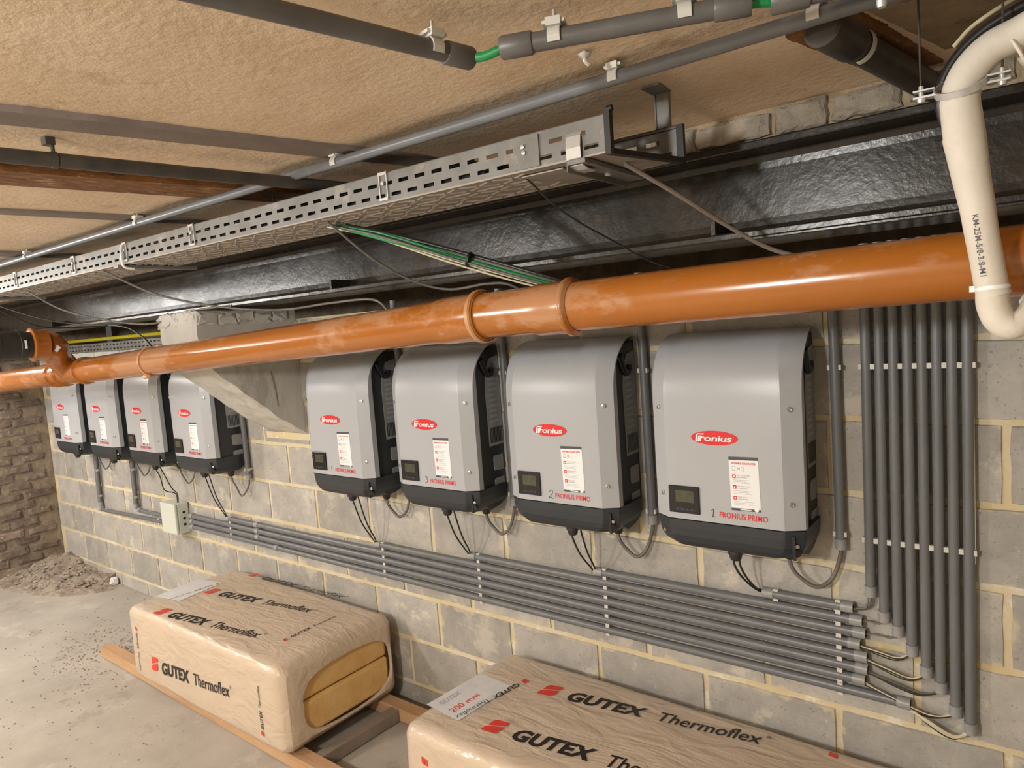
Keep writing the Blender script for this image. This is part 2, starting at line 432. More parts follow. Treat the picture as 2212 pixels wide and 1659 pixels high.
# steel joists showing flush in the plaster
def strip_joist(name, a0, a1, b0, b1, z0, z1, m, ext=0.0):
    """quad footprint a0-a1 (one edge) b0-b1 (other edge)"""
    def e(p, q, t): return (p[0] + (q[0]-p[0])*t, p[1] + (q[1]-p[1])*t)
    q = [a0, a1, b1, b0]
    mb = MB(); n = 60; rings = []
    for i in range(n+1):
        t = i/n; pa = e(a0, a1, t); pb = e(b0, b1, t); j = .0035*noise.noise(V((t*40, 2, z0*9))); k = .0035*noise.noise(V((t*40, 8, z0*9)))
        rings.append([V((pa[0]+j, pa[1], z0)), V((pb[0]+k, pb[1], z0)), V((pb[0]+k, pb[1], z1)), V((pa[0]+j, pa[1], z1))])
    mb.loft(rings, True, True, False)
    return mb.build(name, m)
def line(p, q, y0, y1):
    s = (q[0]-p[0])/(q[1]-p[1]); return (p[0] + s*(y0-p[1]), y0), (p[0] + s*(y1-p[1]), y1)
a = line((-1.324, -.814), (-1.469, -1.459), -.33, -2.6); b = line((-1.411, -.802), (-1.554, -1.435), -.33, -2.6)
tag(strip_joist('trim_2', *a, *b, 2.038, 2.09, MT['joist']), kind='structure')
a = line((-1.799, -.766), (-1.90, -1.338), -.33, -2.6); b = line((-1.955, -.754), (-2.055, -1.29), -.33, -2.6)
tag(strip_joist('trim_3', *a, *b, 2.030, 2.09, MT['rust']), kind='structure')
a = line((-2.43, -.809), (-2.467, -1.179), -.33, -2.4); b = line((-2.50, -.809), (-2.54, -1.179), -.33, -2.4)
tag(strip_joist('trim_4', *a, *b, 2.041, 2.09, MT['joist']), kind='structure')
a = line((-3.45, -.547), (-3.441, -.906), -.33, -2.2); b = line((-3.55, -.547), (-3.545, -.906), -.33, -2.2)
tag(strip_joist('trim_5', *a, *b, 2.038, 2.09, MT['joist']), kind='structure')
a = line((-.165, .048), (-.280, -.454), -.33, -.70); b = line((-.095, -.10), (-.215, -.608), -.33, -.70)
tag(strip_joist('trim_6', *a, *b, 2.030, 2.09, MT['rust']), kind='structure')
tag(strip_joist('trim_7', (-.130, -.33), (-.50, -1.9), (.09, -.33), (-.27, -1.9), 2.037, 2.09, MT['brown_plaster']), kind='structure')  # wide plate, darker and browner than the plaster around it

# ================================================================== MAIN STEEL BEAM
bt = tag(empty('steel_beam', (0, -.33, 1.75)), 'long dark grey painted steel I-beam running under the plaster ceiling above the orange pipe', 'beam')
def bx(a, b, name, par, m, off, bevel=.0):
    mb = MB(); mb.box(tuple(a[i]-off[i] for i in range(3)), tuple(b[i]-off[i] for i in range(3))); return mb.build(name, m, par, bevel=bevel)
O = (0, -.33, 1.75)
bx((-6.0, -.33, 1.750), (2.6, -.135, 1.768), 'bottom_flange', bt, MT['beam'], O, .004)
bx((-6.0, -.33, 1.945), (2.6, -.135, 1.964), 'top_flange', bt, MT['beam'], O, .004)
mb = MB()
prof = [(.086, .018), (.089, .022), (.093, .034), (.094, .05), (.094, .165), (.093, .180), (.089, .192), (.086, .197)]
xs = [-6 + i*8.6/60 for i in range(61)]
mb.loft([[V((x, y, z)) for y, z in prof] + [V((x, .108, .197)), V((x, .108, .018))] for x in xs], True, True, False)
mb.build('web', MT['beam'], bt)
bx((-.535, -.342, 1.744), (2.6, -.15, 1.7515), 'welded_plate', bt, MT['beam'], O, .002)
for xx in (-4.7, -2.05, -.62, -.02):
    bx((xx, -.325, 1.768), (xx+.010, -.236, 1.80), 'stiffener', bt, MT['beam'], O)

# ================================================================== CONCRETE CORBEL
cb = tag(empty('concrete_corbel', (-2.895, 0, 1.15)), 'pale wedge shaped concrete corbel jutting from the block wall under the steel beam', 'corbel')
prof = [(0, 1.150), (-.13, 1.238), (-.40, 1.462), (-.475, 1.535), (-.482, 1.64), (-.476, 1.735), (0, 1.735)]
def dens(pr, n):
    out = []
    for i in range(len(pr)):
        a, b = pr[i], pr[(i+1) % len(pr)]
        m_ = max(1, int(sqrt((a[0]-b[0])**2 + (a[1]-b[1])**2)/n))
        out += [(a[0]+(b[0]-a[0])*k/m_, a[1]+(b[1]-a[1])*k/m_) for k in range(m_)]
    return out
pp = dens(prof, .025); mb = MB(); rings = []
NX = 14
for i in range(NX+1):
    xx = -.155 + .31*i/NX
    ring_ = []
    for y, z in pp:
        s = .0055*noise.noise(V((xx*14, y*14, z*14)))
        e_ = .008 if i in (0, NX) else 0
        ring_.append(V((xx, min(y + s*(1 if y < -.01 else 0) + (e_ if y < -.01 else 0), 0.002), z - 1.15 + s)))
    rings.append(ring_)
mb.loft(rings, True, True, False); mb.build('corbel_body', MT['corbel'], cb)
for k in range(7):      # crumbling rubble packed on its top edge
    me = rock(random.uniform(.06, .1), .05, .03, 900+k, .35).mesh('rubble_piece', MT['corbel'])
    link_mesh('rubble_piece', me, cb, (-.12 + k*.04, -.488 + .002*k, .555 + .006*(k % 3)))
for k in range(5):
    me = rock(.09, .045, .03, 950+k, .35).mesh('rubble_piece', MT['corbel'])
    link_mesh('rubble_piece', me, cb, (.166, -.42 + k*.085, .556 - .006*(k % 2)), (0, 0, pi/2))
# bent wire and nail in the side of the corbel
w_ = MB().tube([(.157, -.155, .31), (.160, -.150, .26), (.158, -.140, .20), (.157, -.137, .15)], .0018, 6); w_.build('wire', MT['cablebr'], cb)
wm = tag(MB().box((-3.06, -.006, 1.118), (-2.70, .006, 1.15)).build('mortar_ledge', MT['mortar']), 'smear of yellow mortar bedding the foot of the concrete corbel', 'mortar')

# ================================================================== ORANGE DRAIN
LA, LBp = V((-6.0, -.655, 1.4147)), V((-1.10, -.603, 1.6190))
RA, RB = V((-1.02, -.600, 1.6215)), V((1.6, -.54, 1.664))
dp = tag(empty('drain_pipe', (-1.1, -.6, 1.56)), 'long orange plastic drain pipe running in front of the wall above the inverters', 'pipe')
def loc(p, o=(-1.1, -.6, 1.56)): return V(p) - V(o)
PR = .0555
dl = (LBp - LA); ll = dl.length
mb = MB().lathe(loc(LA), dl, [(0, PR), (ll-.16, PR), (ll-.125, PR+.0045), (ll-.02, PR+.0045), (ll-.012, PR+.0085), (ll, PR+.0085), (ll+.006, PR+.004)], 40, True)
mb.build('pipe_section', MT['orange'], dp)
dr = (RB - RA); lr = dr.length; dn = dr.normalized()
mb = MB().lathe(loc(RA - dn*.085), dr, [(0, PR+.0005), (.155, PR+.0005), (.175, PR+.0048), (.252, PR+.0048), (.258, PR+.0095), (.268, PR+.0095), (.274, PR+.002)], 40, True)
tag(mb.build('coupling', MT['orange'], dp), 'short brighter orange coupling between two raised rims')
mb = MB().lathe(loc(RA + dn*.17), dr, [(0, PR), (lr-.17, PR)], 40, True); mb.build('pipe_section', MT['orange'], dp)
mb = MB().lathe(loc(LBp + (LA-LBp).normalized()*.010), dl, [(-.004, PR+.008), (.0, PR+.0115), (.009, PR+.0115), (.013, PR+.008)], 40, False)
tag(mb.build('socket_rim', MT['ring'], dp), 'dusty raised socket rim')
mb = MB().lathe(loc(RA + dn*.168), dr, [(0, PR+.0085), (.004, PR+.0115), (.012, PR+.0115), (.016, PR+.0085)], 40, False)
mb.build('socket_rim', MT['orange'], dp)
ld = dl.normalized()
def onL(x): return LA + dl*((x - LA.x)/dl.x)
for xx in (-3.47, -3.70, -3.80):
    mb = MB().lathe(loc(onL(xx)), dl, [(-.012, PR), (-.008, PR+.008), (.004, PR+.008), (.008, PR)], 32, False); mb.build('socket_rim', MT['orange'], dp)
# Y branch with elbow, rising toward the room
b0 = onL(-3.62); b1 = b0 + V((.045, -.070, .075)); b2 = V((-3.48, -.745, 1.640)); b3 = V((-3.44, -.80, 1.650))
mb = MB().tube([loc(b0), loc(b1), loc(b2), loc(b3)], [.052, .055, .058, .060], 28, True, True, 5); mb.build('branch', MT['orange'], dp)
bd = V((0, -1, .02))
mb = MB().lathe(loc(b3) - bd*.02, bd, [(0, .058), (.004, .066), (.045, .066), (.052, .071), (.062, .071), (.066, .062)], 32); mb.build('branch_socket', MT['orange'], dp)
mb = MB().box((-.013, -.0015, -.013), (.013, .0015, .013), Matrix.Translation(loc(V((-3.398, -.762, 1.630)))) @ Matrix.Rotation(radians(80), 4, 'Z') @ Matrix.Rotation(.7, 4, 'Y'))
tag(mb.build('sticker', MT['sticker'], dp), 'small pale square sticker')
# support clamp
def clamp_ring(par, org, c, axis, r, m, wd=.012):
    c = V(c) - V(org); mb = MB().lathe(c - V(axis).normalized()*wd/2, axis, [(0, r), (0.001, r+.004), (wd-.001, r+.004), (wd, r)], 36, False)
    t = V(axis).normalized(); upv = V((0, .55, 1)).normalized()
    for s in (1, -1):
        n = (upv - t*upv.dot(t)).normalized()*s
        mb.lathe(c + n*(r+.009) - t*.016, t, [(0, .009), (.032, .009)], 10)
        mb.lathe(c + n*(r+.009) - t*.024, t, [(0, .004), (.006, .006), (.05, .006), (.052, .003)], 8)
    return mb.build('pipe_clamp', m, par)
clamp_ring(dp, (-1.1, -.6, 1.56), onL(-2.83), dl, PR+.001, MT['ring'])
# black branch pipe with rubber collar going out over the room
bp_ = tag(empty('waste_pipe', (-3.44, -.87, 1.64)), 'black waste pipe with a rubber collar pushed into the orange branch at left', 'pipe')
bo = V((-3.44, -.87, 1.64))
MB().lathe(b3 + bd*.03 - bo, bd, [(0, .056), (.035, .056), (.038, .061), (.15, .061), (.155, .056)], 30).build('rubber_collar', MT['black'], bp_)
MB().lathe(b3 + bd*.18 - bo, bd, [(0, .048), (1.6, .048)], 24).build('pipe_section', MT['blackpipe'], bp_)
for d in (.08, .16):
    MB().lathe(b3 + bd*d - bo, bd, [(0, .062), (.002, .064), (.011, .064), (.013, .062)], 30, False).build('hose_clip', MT['black'], bp_)

MB().box((.0605, -.012, -.004), (.0640, -.004, .030)).build('sticker', MT['sticker'], bp_)
# ================================================================== SERVICES BEHIND THE WALL TOP
yp = tag(MB().tube([(-6, .12, 1.690), (-3.06, .12, 1.684)], .012, 14).build('gas_pipe', MT['yellow']), 'yellow pipe running in the dark gap between wall top and beam', 'pipe')
gp = tag(MB().tube([(-6, -.30, 1.615), (-5.45, -.31, 1.62)], .024, 14).build('green_pipe', MT['green']), 'green pipe behind the black rubber collar at the far left', 'pipe')
mb = MB()
y_ = .06
nc = 56; pit = 2.9/nc
for i in range(nc):
    x0 = -6 + i*pit
    for a_, b_, full in ((1.602, 1.614, 1), (1.614, 1.622, 0), (1.622, 1.640, 1), (1.640, 1.648, 0), (1.648, 1.660, 1)):
        mb.box((x0, y_, a_), (x0 + (pit if full else pit*.45), y_+.0015, b_))
mb.box((-6, y_, 1.6015), (-3.12, y_+.05, 1.603))
tag(mb.build('cable_tray', MT['galv']), 'small perforated grey cable tray lying on the wall top under the yellow pipe', 'cable tray')

# ================================================================== CONDUITS
def clip_into(mb, c, axis, r=.0125, wd=.013):
    """open saddle clip: c centre, axis direction, opening away from the wall (-Y)"""
    c = V(c); t = V(axis).normalized(); back = V((0, 1, 0)); side = t.cross(back).normalized()
    ri, ro = r + .0004, r + .0026
    A = [radians(a) for a in range(-128, 129, 16)]
    inner = [c + (back*cos(a) + side*sin(a))*ri for a in A]; outer = [c + (back*cos(a) + side*sin(a))*ro for a in A]
    h = t*wd/2
    rings = [[inner[i]-h, inner[i]+h, outer[i]+h, outer[i]-h] for i in range(len(A))]
    mb.loft(rings, True, True, False)
    for s in (-1, 1):   # flared lips
        a = radians(128)*s; p = c + (back*cos(a) + side*sin(a))*(ri+.001); q = c + (back*cos(radians(118)*s) + side*sin(radians(118)*s))*(ro + .0035)
        d = (q-p); n = d.cross(t).normalized()*.0011
        mb.loft([[p-h-n, p+h-n, p+h+n, p-h+n], [q-h-n, q+h-n, q+h+n, q-h+n]], True, True, False)
    # foot against the wall
    Mx = Matrix((side, back, t)).transposed().to_4x4(); Mx.translation = c
    mb.box((-.007, ri, -wd/2), (.007, .0205, wd/2), Mx)
def conduit(p0, p1, r, label, group, clips=(), couplers=(), m='conduit', name='conduit', path=None, cat='conduit', end0=True, end1=True, cs=.030):
    p0, p1 = V(p0), V(p1); d = p1 - p0; L = d.length; t = d.normalized()
    o = tag(empty(name, p0), label, cat, group)
    mb = MB()
    mb.lathe((0, 0, 0), t, [(.0, r*.80), (0, r), (L, r), (L, r*.80)], 18, False)
    mb.lathe((0, 0, 0), t, [(0, r*.80), (.03, r*.78)], 18, False); mb.lathe(t*(L-.03), t, [(0, r*.78), (.03, r*.80)], 18, False)
    mb.lathe(t*.03, t, [(0, r*.8), (.001, .001)], 18, False); mb.lathe(t*(L-.03), t, [(0, .001), (.001, r*.8)], 18, False)
    mb.build('tube', MT[m], o)
    for c in couplers:
        k = MB().lathe(t*(c-cs/2), t, [(0, r*.85), (0, r+.0022), (cs, r+.0022), (cs, r*.85)], 18, False)
        k.build('coupler', MT['coupler'], o)
    for c in clips:
        k = MB(); clip_into(k, t*c, t, r); k.build('clip', MT['clip'], o)
    return o
R_ = .0128
ordn = ['topmost', 'second from top', 'third from top', 'fourth from top', 'fifth from top', 'sixth from top', 'seventh from top', 'lowest']
xl = [-.632, -1.186, -1.742, -2.283, -3.493, -3.895, -3.895, -3.895]
xr = [-.401, -.380, -.373, -.386, -.371, -.370, -.377, -.274]
zc_ = [.7865 - .0324*i for i in range(8)]
zl_ = [.783, .756, .733, .703, .660, .619, .587, .555]
clipx = [-.436, -1.149, -1.700, -2.240, -3.46]
where = ['the short one below the nearest inverter', 'starting below the second inverter from the right', 'starting below the third inverter from the right',
         'starting just right of the corbel', 'starting below the inverter under the corbel', 'leaving the junction box highest',
         'leaving the junction box in the middle', 'reaching farthest right']
for i in range(8):
    zl = zc_[i] + (xl[i] - xr[i])*.0 + (.003 if i == 0 else 0)
    p0 = V((xl[i], -.0208, zc_[i])); p1 = V((xr[i], -.0208, zc_[i] + (.001 if i < 7 else -.002)))
    L = (p1-p0).length
    cl = [x - xl[i] for x in clipx if x > xl[i] + .004 and x < xr[i]]
    if i == 0: cl = [.035, L-.035]
    cp = [.013, L - .013]
    if 4 <= i: cp.append((-3.21 if i < 7 else -3.05) - xl[i])
    conduit(p0, p1, R_, f'{ordn[i]} grey horizontal conduit, {where[i]}', 'horizontal conduits clipped to the block wall', cl, cp)
# verticals
xv = [-.357 + .0304*i for i in range(8)]
zb = [.828, .766, .736, .691, .643, .610, .558, .522]
ordv = ['leftmost', 'second from left', 'third from left', 'fourth from left', 'fourth from right', 'third from right', 'second from right', 'rightmost']
for i in range(8):
    conduit((xv[i], -.0208, zb[i]), (xv[i] + .004, -.0208, 1.73), .0122, f'{ordv[i]} grey vertical conduit in the row of eight right of the inverters',
            'vertical conduits in the row of eight', [.978 - zb[i], 1.425 - zb[i]], [.014], cs=.028)
tag(MB().box((-.1315, -.023, .95), (-.1295, -.012, 1.72)).build('white_wire', MT['cream']), 'thin pale wire beside the rightmost vertical conduit', 'wire')
# white/black conductors from the horizontals to the verticals
for i in range(8):
    n = 3 if i in (0, 7) else (1 if i in (1, 2) else 2)
    a = V((xr[i], -.0208, zc_[i] + (.001 if i < 7 else -.002))); b = V((xv[i], -.0208, zb[i]))
    o = tag(empty('wire_bundle', a), f'wires from the {ordn[i]} horizontal conduit into the {ordv[i]} vertical one', 'wires', 'wires between horizontal and vertical conduits')
    for k in range(n):
        s = (k - (n-1)/2)*.007
        dx = b.x - a.x; sag = min(a.z, b.z) - .006 - .004*k
        if b.z > a.z + .01: mid = [V((a.x + dx*.35, -.022 + s, a.z + .004*(1-k))), V((a.x + dx*.8 + .006*k, -.024 + s, a.z + (b.z-a.z)*.35))]
        else: mid = [V((a.x + dx*.35, -.027 + s, a.z*.42 + sag*.58 - .006*k - .004)), V((a.x + dx*.72, -.025 + s, sag - .003*k - .008)), V((b.x - .008, -.022 + s, b.z - .001))]
        pts = [a + V((-.015, 0, s*.8 - .003))] + mid + [b + V((s*.7, 0, .015))]
        colr = 'cream' if i == 7 and k < 2 else ('cableg' if i in (1, 2, 0) else 'cable')
        MB().tube([p - a for p in pts], .0027, 7).build('wire', MT[colr], o)
        if i > 2:  # highlight along the top of each wire, put in as a thin pale tube
            MB().tube([p - a + V((.0004, -.0012, .0032)) for p in pts], .0017, 6).build('wire', MT['cream' if i != 5 else 'cableg'], o)

# ================================================================== INVERTERS
HW, CW = .200, .152
def octo(hw, cw, d, back, skirt=.032):
    k = .028
    return [(-hw, -back), (-hw, -(d - k)), (-cw - .004, -d + .001), (-cw + .004, -d), (cw - .004, -d), (cw + .004, -d + .001), (hw, -(d - k)), (hw, -back)]
def section(hw, cw, d, back, z):
    return [V((x, min(y, 0), z)) for x, y in octo(hw, cw, d, back)]
def front_y(x, d=.195):
    ax = abs(x); return -d if ax < CW else -d + .028*(ax-CW)/(HW-CW)
# cover surface depth by height
PZ = [(.097, .195), (.20, .195), (.32, .195), (.43, .1945), (.465, .192), (.495, .186), (.522, .175), (.547, .159), (.568, .138), (.584, .114), (.594, .090), (.5995, .062), (.600, .045)]
inv = tag(empty('solar_inverter', (0, 0, 0)), 'proto', 'inverter', 'grey and black solar inverters on the block wall')
mb = MB()
rings = []
for z, d in PZ:
    hw = HW - .006*max(0, (z-.56)/.04)**2; back = max(.0, min(.145, d - .034))
    cw = CW - .010*max(0, (z-.45)/.15)
    rings.append([V((x, y, z)) for x, y in octo(hw, cw, d, back)])
mb.loft(rings, False, False, True); mb.sharp = 20
# inner return so the shell has thickness
mb.loft([[V((p.x*.985, p.y + .003, p.z if k else p.z)) for p in r] for k, r in enumerate(rings)][::-1], False, False, False)
mb.loft([rings[0], [V((p.x*.96, p.y + .010, p.z + .001)) for p in rings[0]]], False, False, False)
mb.loft([rings[-1], [V((p.x*.97, -.004, .598)) for p in rings[-1]]], False, False, False)
o = mb.build('front_cover', MT['cover'], inv, bevel=.0035)
cover = o
mb = MB()
low = [(.002, .128, .10, .120), (.006, .150, .115, .150), (.016, .172, .130, .172), (.030, .186, .140, .184), (.048, .194, .148, .191), (.070, .198, .151, .1935), (.094, .199, .152, .1945)]
mb.loft([[V((x, y, z)) for x, y in octo(hw, cw, d, .02)] for z, hw, cw, d in low], True, True, False)
lowc = mb.build('lower_cover', MT['char'], inv, bevel=.003)
mb = MB(); mb.box((.170, -.1850, .020), (.178, -.1700, .082)); mb.lathe((.175, -.170, .038), (.45, -1, 0), [(0, .010), (.0125, .010), (.0128, .008)], 14)
mb.build('cable_slot', MT['glossblk'], lowc)
# body behind the cover
prof = [(0, .050), (-.015, .030), (-.05, .016), (-.10, .010), (-.150, .05), (-.163, .10), (-.163, .44), (-.150, .50), (-.118, .545), (-.075, .575), (-.02, .585), (0, .585)]
MB().prism(prof, -.186, .186, 0).build('body', MT['char'], inv, bevel=.006)
for s in (-1, 1):
    mb = MB(); mb.prism([(-.004, .235), (-.082, .235), (-.086, .44), (-.078, .50), (-.055, .545), (-.004, .555)], .1862*s, .1885*s, 0)
    side = mb.build('side_label', MT['sidegrey'], inv)
mb = MB()
for k in range(9): mb.box((.1886, -.076 + k*.0078, .245), (.1892, -.0725 + k*.0078, .300))
mb.build('barcode', MT['ink'], side)
mb = MB()
for k in range(9): mb.box((.1886, -.070, .318 + k*.019), (.1890, -.022 - .006*(k % 3), .325 + k*.019))
mb.build('fine_print', MT['greyprint'], side)
for z0 in (.060, .142):
    for s in (1, -1):
        mb = MB(); mb.prism([(-.014, z0), (-.062, z0 + .003), (-.066, z0 + .010), (-.066, z0 + .050), (-.060, z0+.056), (-.014, z0 + .056)], .1862*s, .1885*s, 0)
        mb.build('vent_window', MT['sidegrey'], inv)
for s in (1, -1):
    mb = MB(); mb.tube([(s*.188, -.105, .545), (s*.189, -.088, .515), (s*.189, -.070, .492), (s*.189, -.050, .495), (s*.189, -.045, .512)], [.014, .012, .012, .013, .011], 10)
    mb.build('carry_hook', MT['glossblk'], inv)
# glands underneath
mb = MB().lathe((.006, -.135, -.020), (0, 0, 1), [(0, .012), (.006, .016), (.016, .017), (.018, .021), (.030, .021)], 16); mb.build('cable_gland', MT['black'], inv)
mb = MB().lathe((.125, -.055, -.022), (0, 0, 1), [(0, .012), (.008, .016), (.020, .017), (.030, .020)], 16); mb.build('cable_gland', MT['black'], inv)
# screws in shallow dimples
for x, z in ((-.174, .404), (.174, .404), (-.172, .163), (.172, .163)):
    y = front_y(x); s = 1 if x > 0 else -1; n = V((s*.49, -.87, 0))
    mb = MB().lathe(V((x, y, z)) - n*.001, n, [(0, .0105), (.0012, .0100), (.0014, .0075)], 18); d_ = mb.build('screw_recess', MT['cover'], cover)
    mb = MB().lathe(V((x, y, z)) + n*.0002, n, [(0, .0068), (.004, .0064), (.0045, .0040), (.0025, .0036)], 16); mb.build('screw', MT['steel'], cover)
for x in (-.176, .180):
    y = front_y(x, .193); s = 1 if x > 0 else -1; n = V((s*.49, -.87, 0))
    MB().lathe(V((x, y, .055)), n, [(0, .0055), (.003, .005), (.0035, .003)], 14).build('screw', MT['steel'], lowc)
# display
dsp = MB()
dsp.box((-.151, -.2005, .114), (-.063, -.193, .190)); dsp = dsp.build('display_panel', MT['glossblk'], inv, bevel=.0025)
MB().box((-.130, -.2012, .146), (-.078, -.2000, .178)).build('screen', MT['lcd'], dsp)
mb = MB()
for k in range(4): mb.box((-.130 + k*.0135, -.2014, .123), (-.120 + k*.0135, -.2000, .129))
for k in range(3): mb.lathe((-.141, -.2000, .155 + k*.010), (0, -1, 0), [(0, .002), (.0012, .002)], 8)
mb.build('button', MT['char'], dsp)
# oval badge
YF = -.1952
def ell(cx, cz, a, b, y, n=48): return [V((cx + a*cos(2*pi*k/n), y, cz + b*sin(2*pi*k/n))) for k in range(n)]
mb = MB(); mb.loft([ell(-.016, .326, .0635, .0193, YF), ell(-.016, .326, .0632, .0190, YF-.0010)], True, True, False)
badge = tag(mb.build('oval_badge', MT['red'], inv), 'red oval badge with white lettering')
mb = MB()
text_into(mb, 'ronius', (-.056, YF-.001, .3178), (1, 0, 0), (0, 0, 1), .0165, .088, .018, .15, .94, lift=.0008)
yb = YF - .0018      # the stylised initial: double-barred F with a rounded corner
def sl(x, z): return (-.016 - .047 + x + .15*z, z)
def bar(pts):
    q = [V((sl(x, z)[0], yb, .3178 + z)) for x, z in pts]; mb.add(q, [tuple(range(len(q)))])
bar([(-.004, -.002), (.0005, -.002), (.0005, .0145), (-.004, .0145)]); bar([(-.004, .0145), (.0005, .0125), (.0005, .0195), (-.001, .0195)])
bar([(-.001, .0170), (.017, .0170), (.018, .0200), (-.001, .0200)])
bar([(.0025, -.002), (.007, -.002), (.007, .0125), (.0025, .0125)]); bar([(.0025, .0110), (.014, .0110), (.015, .0140), (.0025, .0140)])
mb.build('lettering', MT['white'], badge)
mb = MB(); text_into(mb, 'FRONIUS PRIMO', (-.010, YF, .114), (1, 0, 0), (0, 0, 1), .0150, .126, .010, 0, 1.04)
tag(mb.build('lettering', MT['red'], cover), 'red printed lettering')
# instruction sticker, slightly tilted
stk_o = V((.060, YF - .0002, .209)); rot = Matrix.Translation(stk_o) @ Matrix.Rotation(radians(-1.2), 4, 'Y')
def S_(x, z): return rot @ V((x, 0, z))
def srect(mb, x0, z0, x1, z1, lift=0): 
    q = [S_(x0, z0), S_(x1, z0), S_(x1, z1), S_(x0, z1)]
    mb.add([p + V((0, -lift, 0)) for p in q], [(0, 1, 2, 3)])
mb = MB(); mb.loft([[S_(-.038, -.071), S_(.038, -.071), S_(.038, .071), S_(-.038, .071)], [p + V((0, -.0005, 0)) for p in [S_(-.038, -.071), S_(.038, -.071), S_(.038, .071), S_(-.038, .071)]]], True, True, False)
stk = tag(mb.build('instruction_sticker', MT['sticker'], inv), 'white instruction sticker with grey end bands')
for za, zb2 in ((.0625, .071), (-.071, -.0645)):
    mb = MB(); srect(mb, -.038, za, .038, zb2, .0007); mb.build('band', MT['dark'], stk)
mb = MB(); srect(mb, -.0145, -.0688, .014, -.0665, .0009); mb.add([S_(.0275, -.0655) + V((.0058*cos(a), -.0011, .0058*sin(a))) for a in [2*pi*k/16 for k in range(16)]], [tuple(range(16))]); mb.build('band_mark', MT['white'], stk)
mb = MB()
xd = (rot.to_3x3() @ V((1, 0, 0))); zd = (rot.to_3x3() @ V((0, 0, 1)))
def stext(mb, s, x, z, h, wd, bold=.01): text_into(mb, s, S_(x, z), xd, zd, h, wd, bold, 0, 1, lift=.0010)
stext(mb, 'FRONIUS SOLAR.WEB', -.031, .0515, .0052, .062, .02)
for k in range(3): srect(mb, -.031, .015 - k*.0285, -.0215, .0245 - k*.0285, .0009)
for k, s in enumerate((.0022, .0040)): srect(mb, -.0155 + k*.0035, .0405 - s, -.0140 + k*.0035, .0405 + s, .0009)
mb.build('red_marks', MT['red'], stk)
mb = MB()
for k, (l1, l2) in enumerate((('GET YOUR FREE', 'MONITORING'), ('REGISTER YOUR', 'WARRANTY'), ('FIND YOUR', 'USER MANUAL'))):
    stext(mb, l1, -.0185, .0208 - k*.0285, .0030, .033 if k < 2 else .023, .012); stext(mb, l2, -.0185, .0155 - k*.0285, .0030, .026, .012)
    for j in range(3): srect(mb, -.030, .0095 - k*.0285 - j*.0038, .014 - (j % 2)*.008 + .004*k, .0104 - k*.0285 - j*.0038, .0009)
srect(mb, -.0305, .0345, -.0220, .0465, .0009); srect(mb, -.007, .0350, .0005, .0450, .0009)
mb.build('fine_print', MT['greyprint'], stk)
mb = MB(); srect(mb, -.0295, .0370, -.0230, .0455, .0011); srect(mb, -.0062, .0358, -.0003, .0442, .0011); 
for k in range(3): srect(mb, -.0286, .0175 - k*.0285, -.0240, .0215 - k*.0285, .0011)
mb.build('icon', MT['white'], stk)

print('inverter ready')
cx = [-.672, -1.197, -1.742, -2.280, -3.470, -4.010, -4.550, -5.105]
ZI = .932
labels = ['nearest grey inverter, farthest right, with the number 1 written beside its red lettering',
          'second inverter from the right, with the number 2 written beside its red lettering',
          'third inverter from the right, with the number 3 written beside its red lettering',
          'fourth inverter from the right, standing just right of the concrete corbel',
          'inverter partly hidden by the sloping concrete corbel, right end of the left group',
          'inverter directly above the pale junction box, left group',
          'second inverter from the far left end of the wall',
          'farthest inverter, in the corner by the old brick wall']
for i in range(8):
    o = inv if i == 0 else copy_tree(inv)
    if i: invs.append(o)
    else: invs = [inv]
for i, o in enumerate(invs):
    o.location = (cx[i], 0, ZI); o['label'] = labels[i]
# handwritten numerals
def stroke(pts, par):
    mb = MB().tube([V((x, YF - .0004, z)) for x, z in pts], .0008, 6, True, True, 4); tag(mb.build('handwritten_number', MT['ink'], par), 'number handwritten in black marker')
stroke([(-.032, .129), (-.026, .134), (-.0285, .114), (-.0315, .113), (-.022, .1132)], invs[0])
stroke([(-.033, .130), (-.024, .137), (-.020, .129), (-.030, .117), (-.036, .112), (-.026, .113), (-.018, .110)], invs[1])
stroke([(-.034, .134), (-.026, .136), (-.023, .131), (-.029, .127), (-.022, .122), (-.025, .114), (-.034, .114)], invs[2])
stroke([(-.034, .134), (-.033, .124), (-.034, .116)], invs[3])

# single conduits and cable loops beside / below each inverter
near = ['the nearest inverter', 'the second inverter from the right', 'the third inverter from the right', 'the fourth inverter from the right',
        'the inverter under the corbel', 'the inverter above the junction box', 'the second inverter from the far left', 'the farthest inverter']
for i in range(8):
    x = cx[i] + (.247 if i == 0 else .230)
    zb_ = .944 if i < 4 else (.892 if i == 4 else .93)
    c = conduit((x, -.0208, zb_), (x - .004, -.0208, 1.72 if i < 4 else 1.57), .0128, f'single grey vertical conduit right of {near[i]}', 'single conduits between the inverters',
                [.985 - zb_ + (0 if i < 4 else -.04), 1.424 - zb_], [.014], cs=.028)
    g = V((cx[i] + .125, -.055, ZI - .020)); e = V((x, -.0208, zb_)); m_ = (g + e)/2
    dep = .075 if i < 4 else .085
    pts = [g + V((0, 0, .02)), g + V((.002, 0, -.02)), g + V((.022, .008, -dep*.72)), V((m_.x + .004, m_.y - .006, min(g.z, e.z) - dep)), V((e.x - .022, e.y - .006, min(g.z, e.z) - dep*.66)), e + V((-.002, 0, -.018)), e + V((0, 0, .03))]
    tag(MB().tube(pts, .0056 if i < 4 else .0048, 12).build('looped_cable', MT['cableg']), f'grey cable loop hanging under {near[i]}', 'cable', 'cable loops under the inverters')
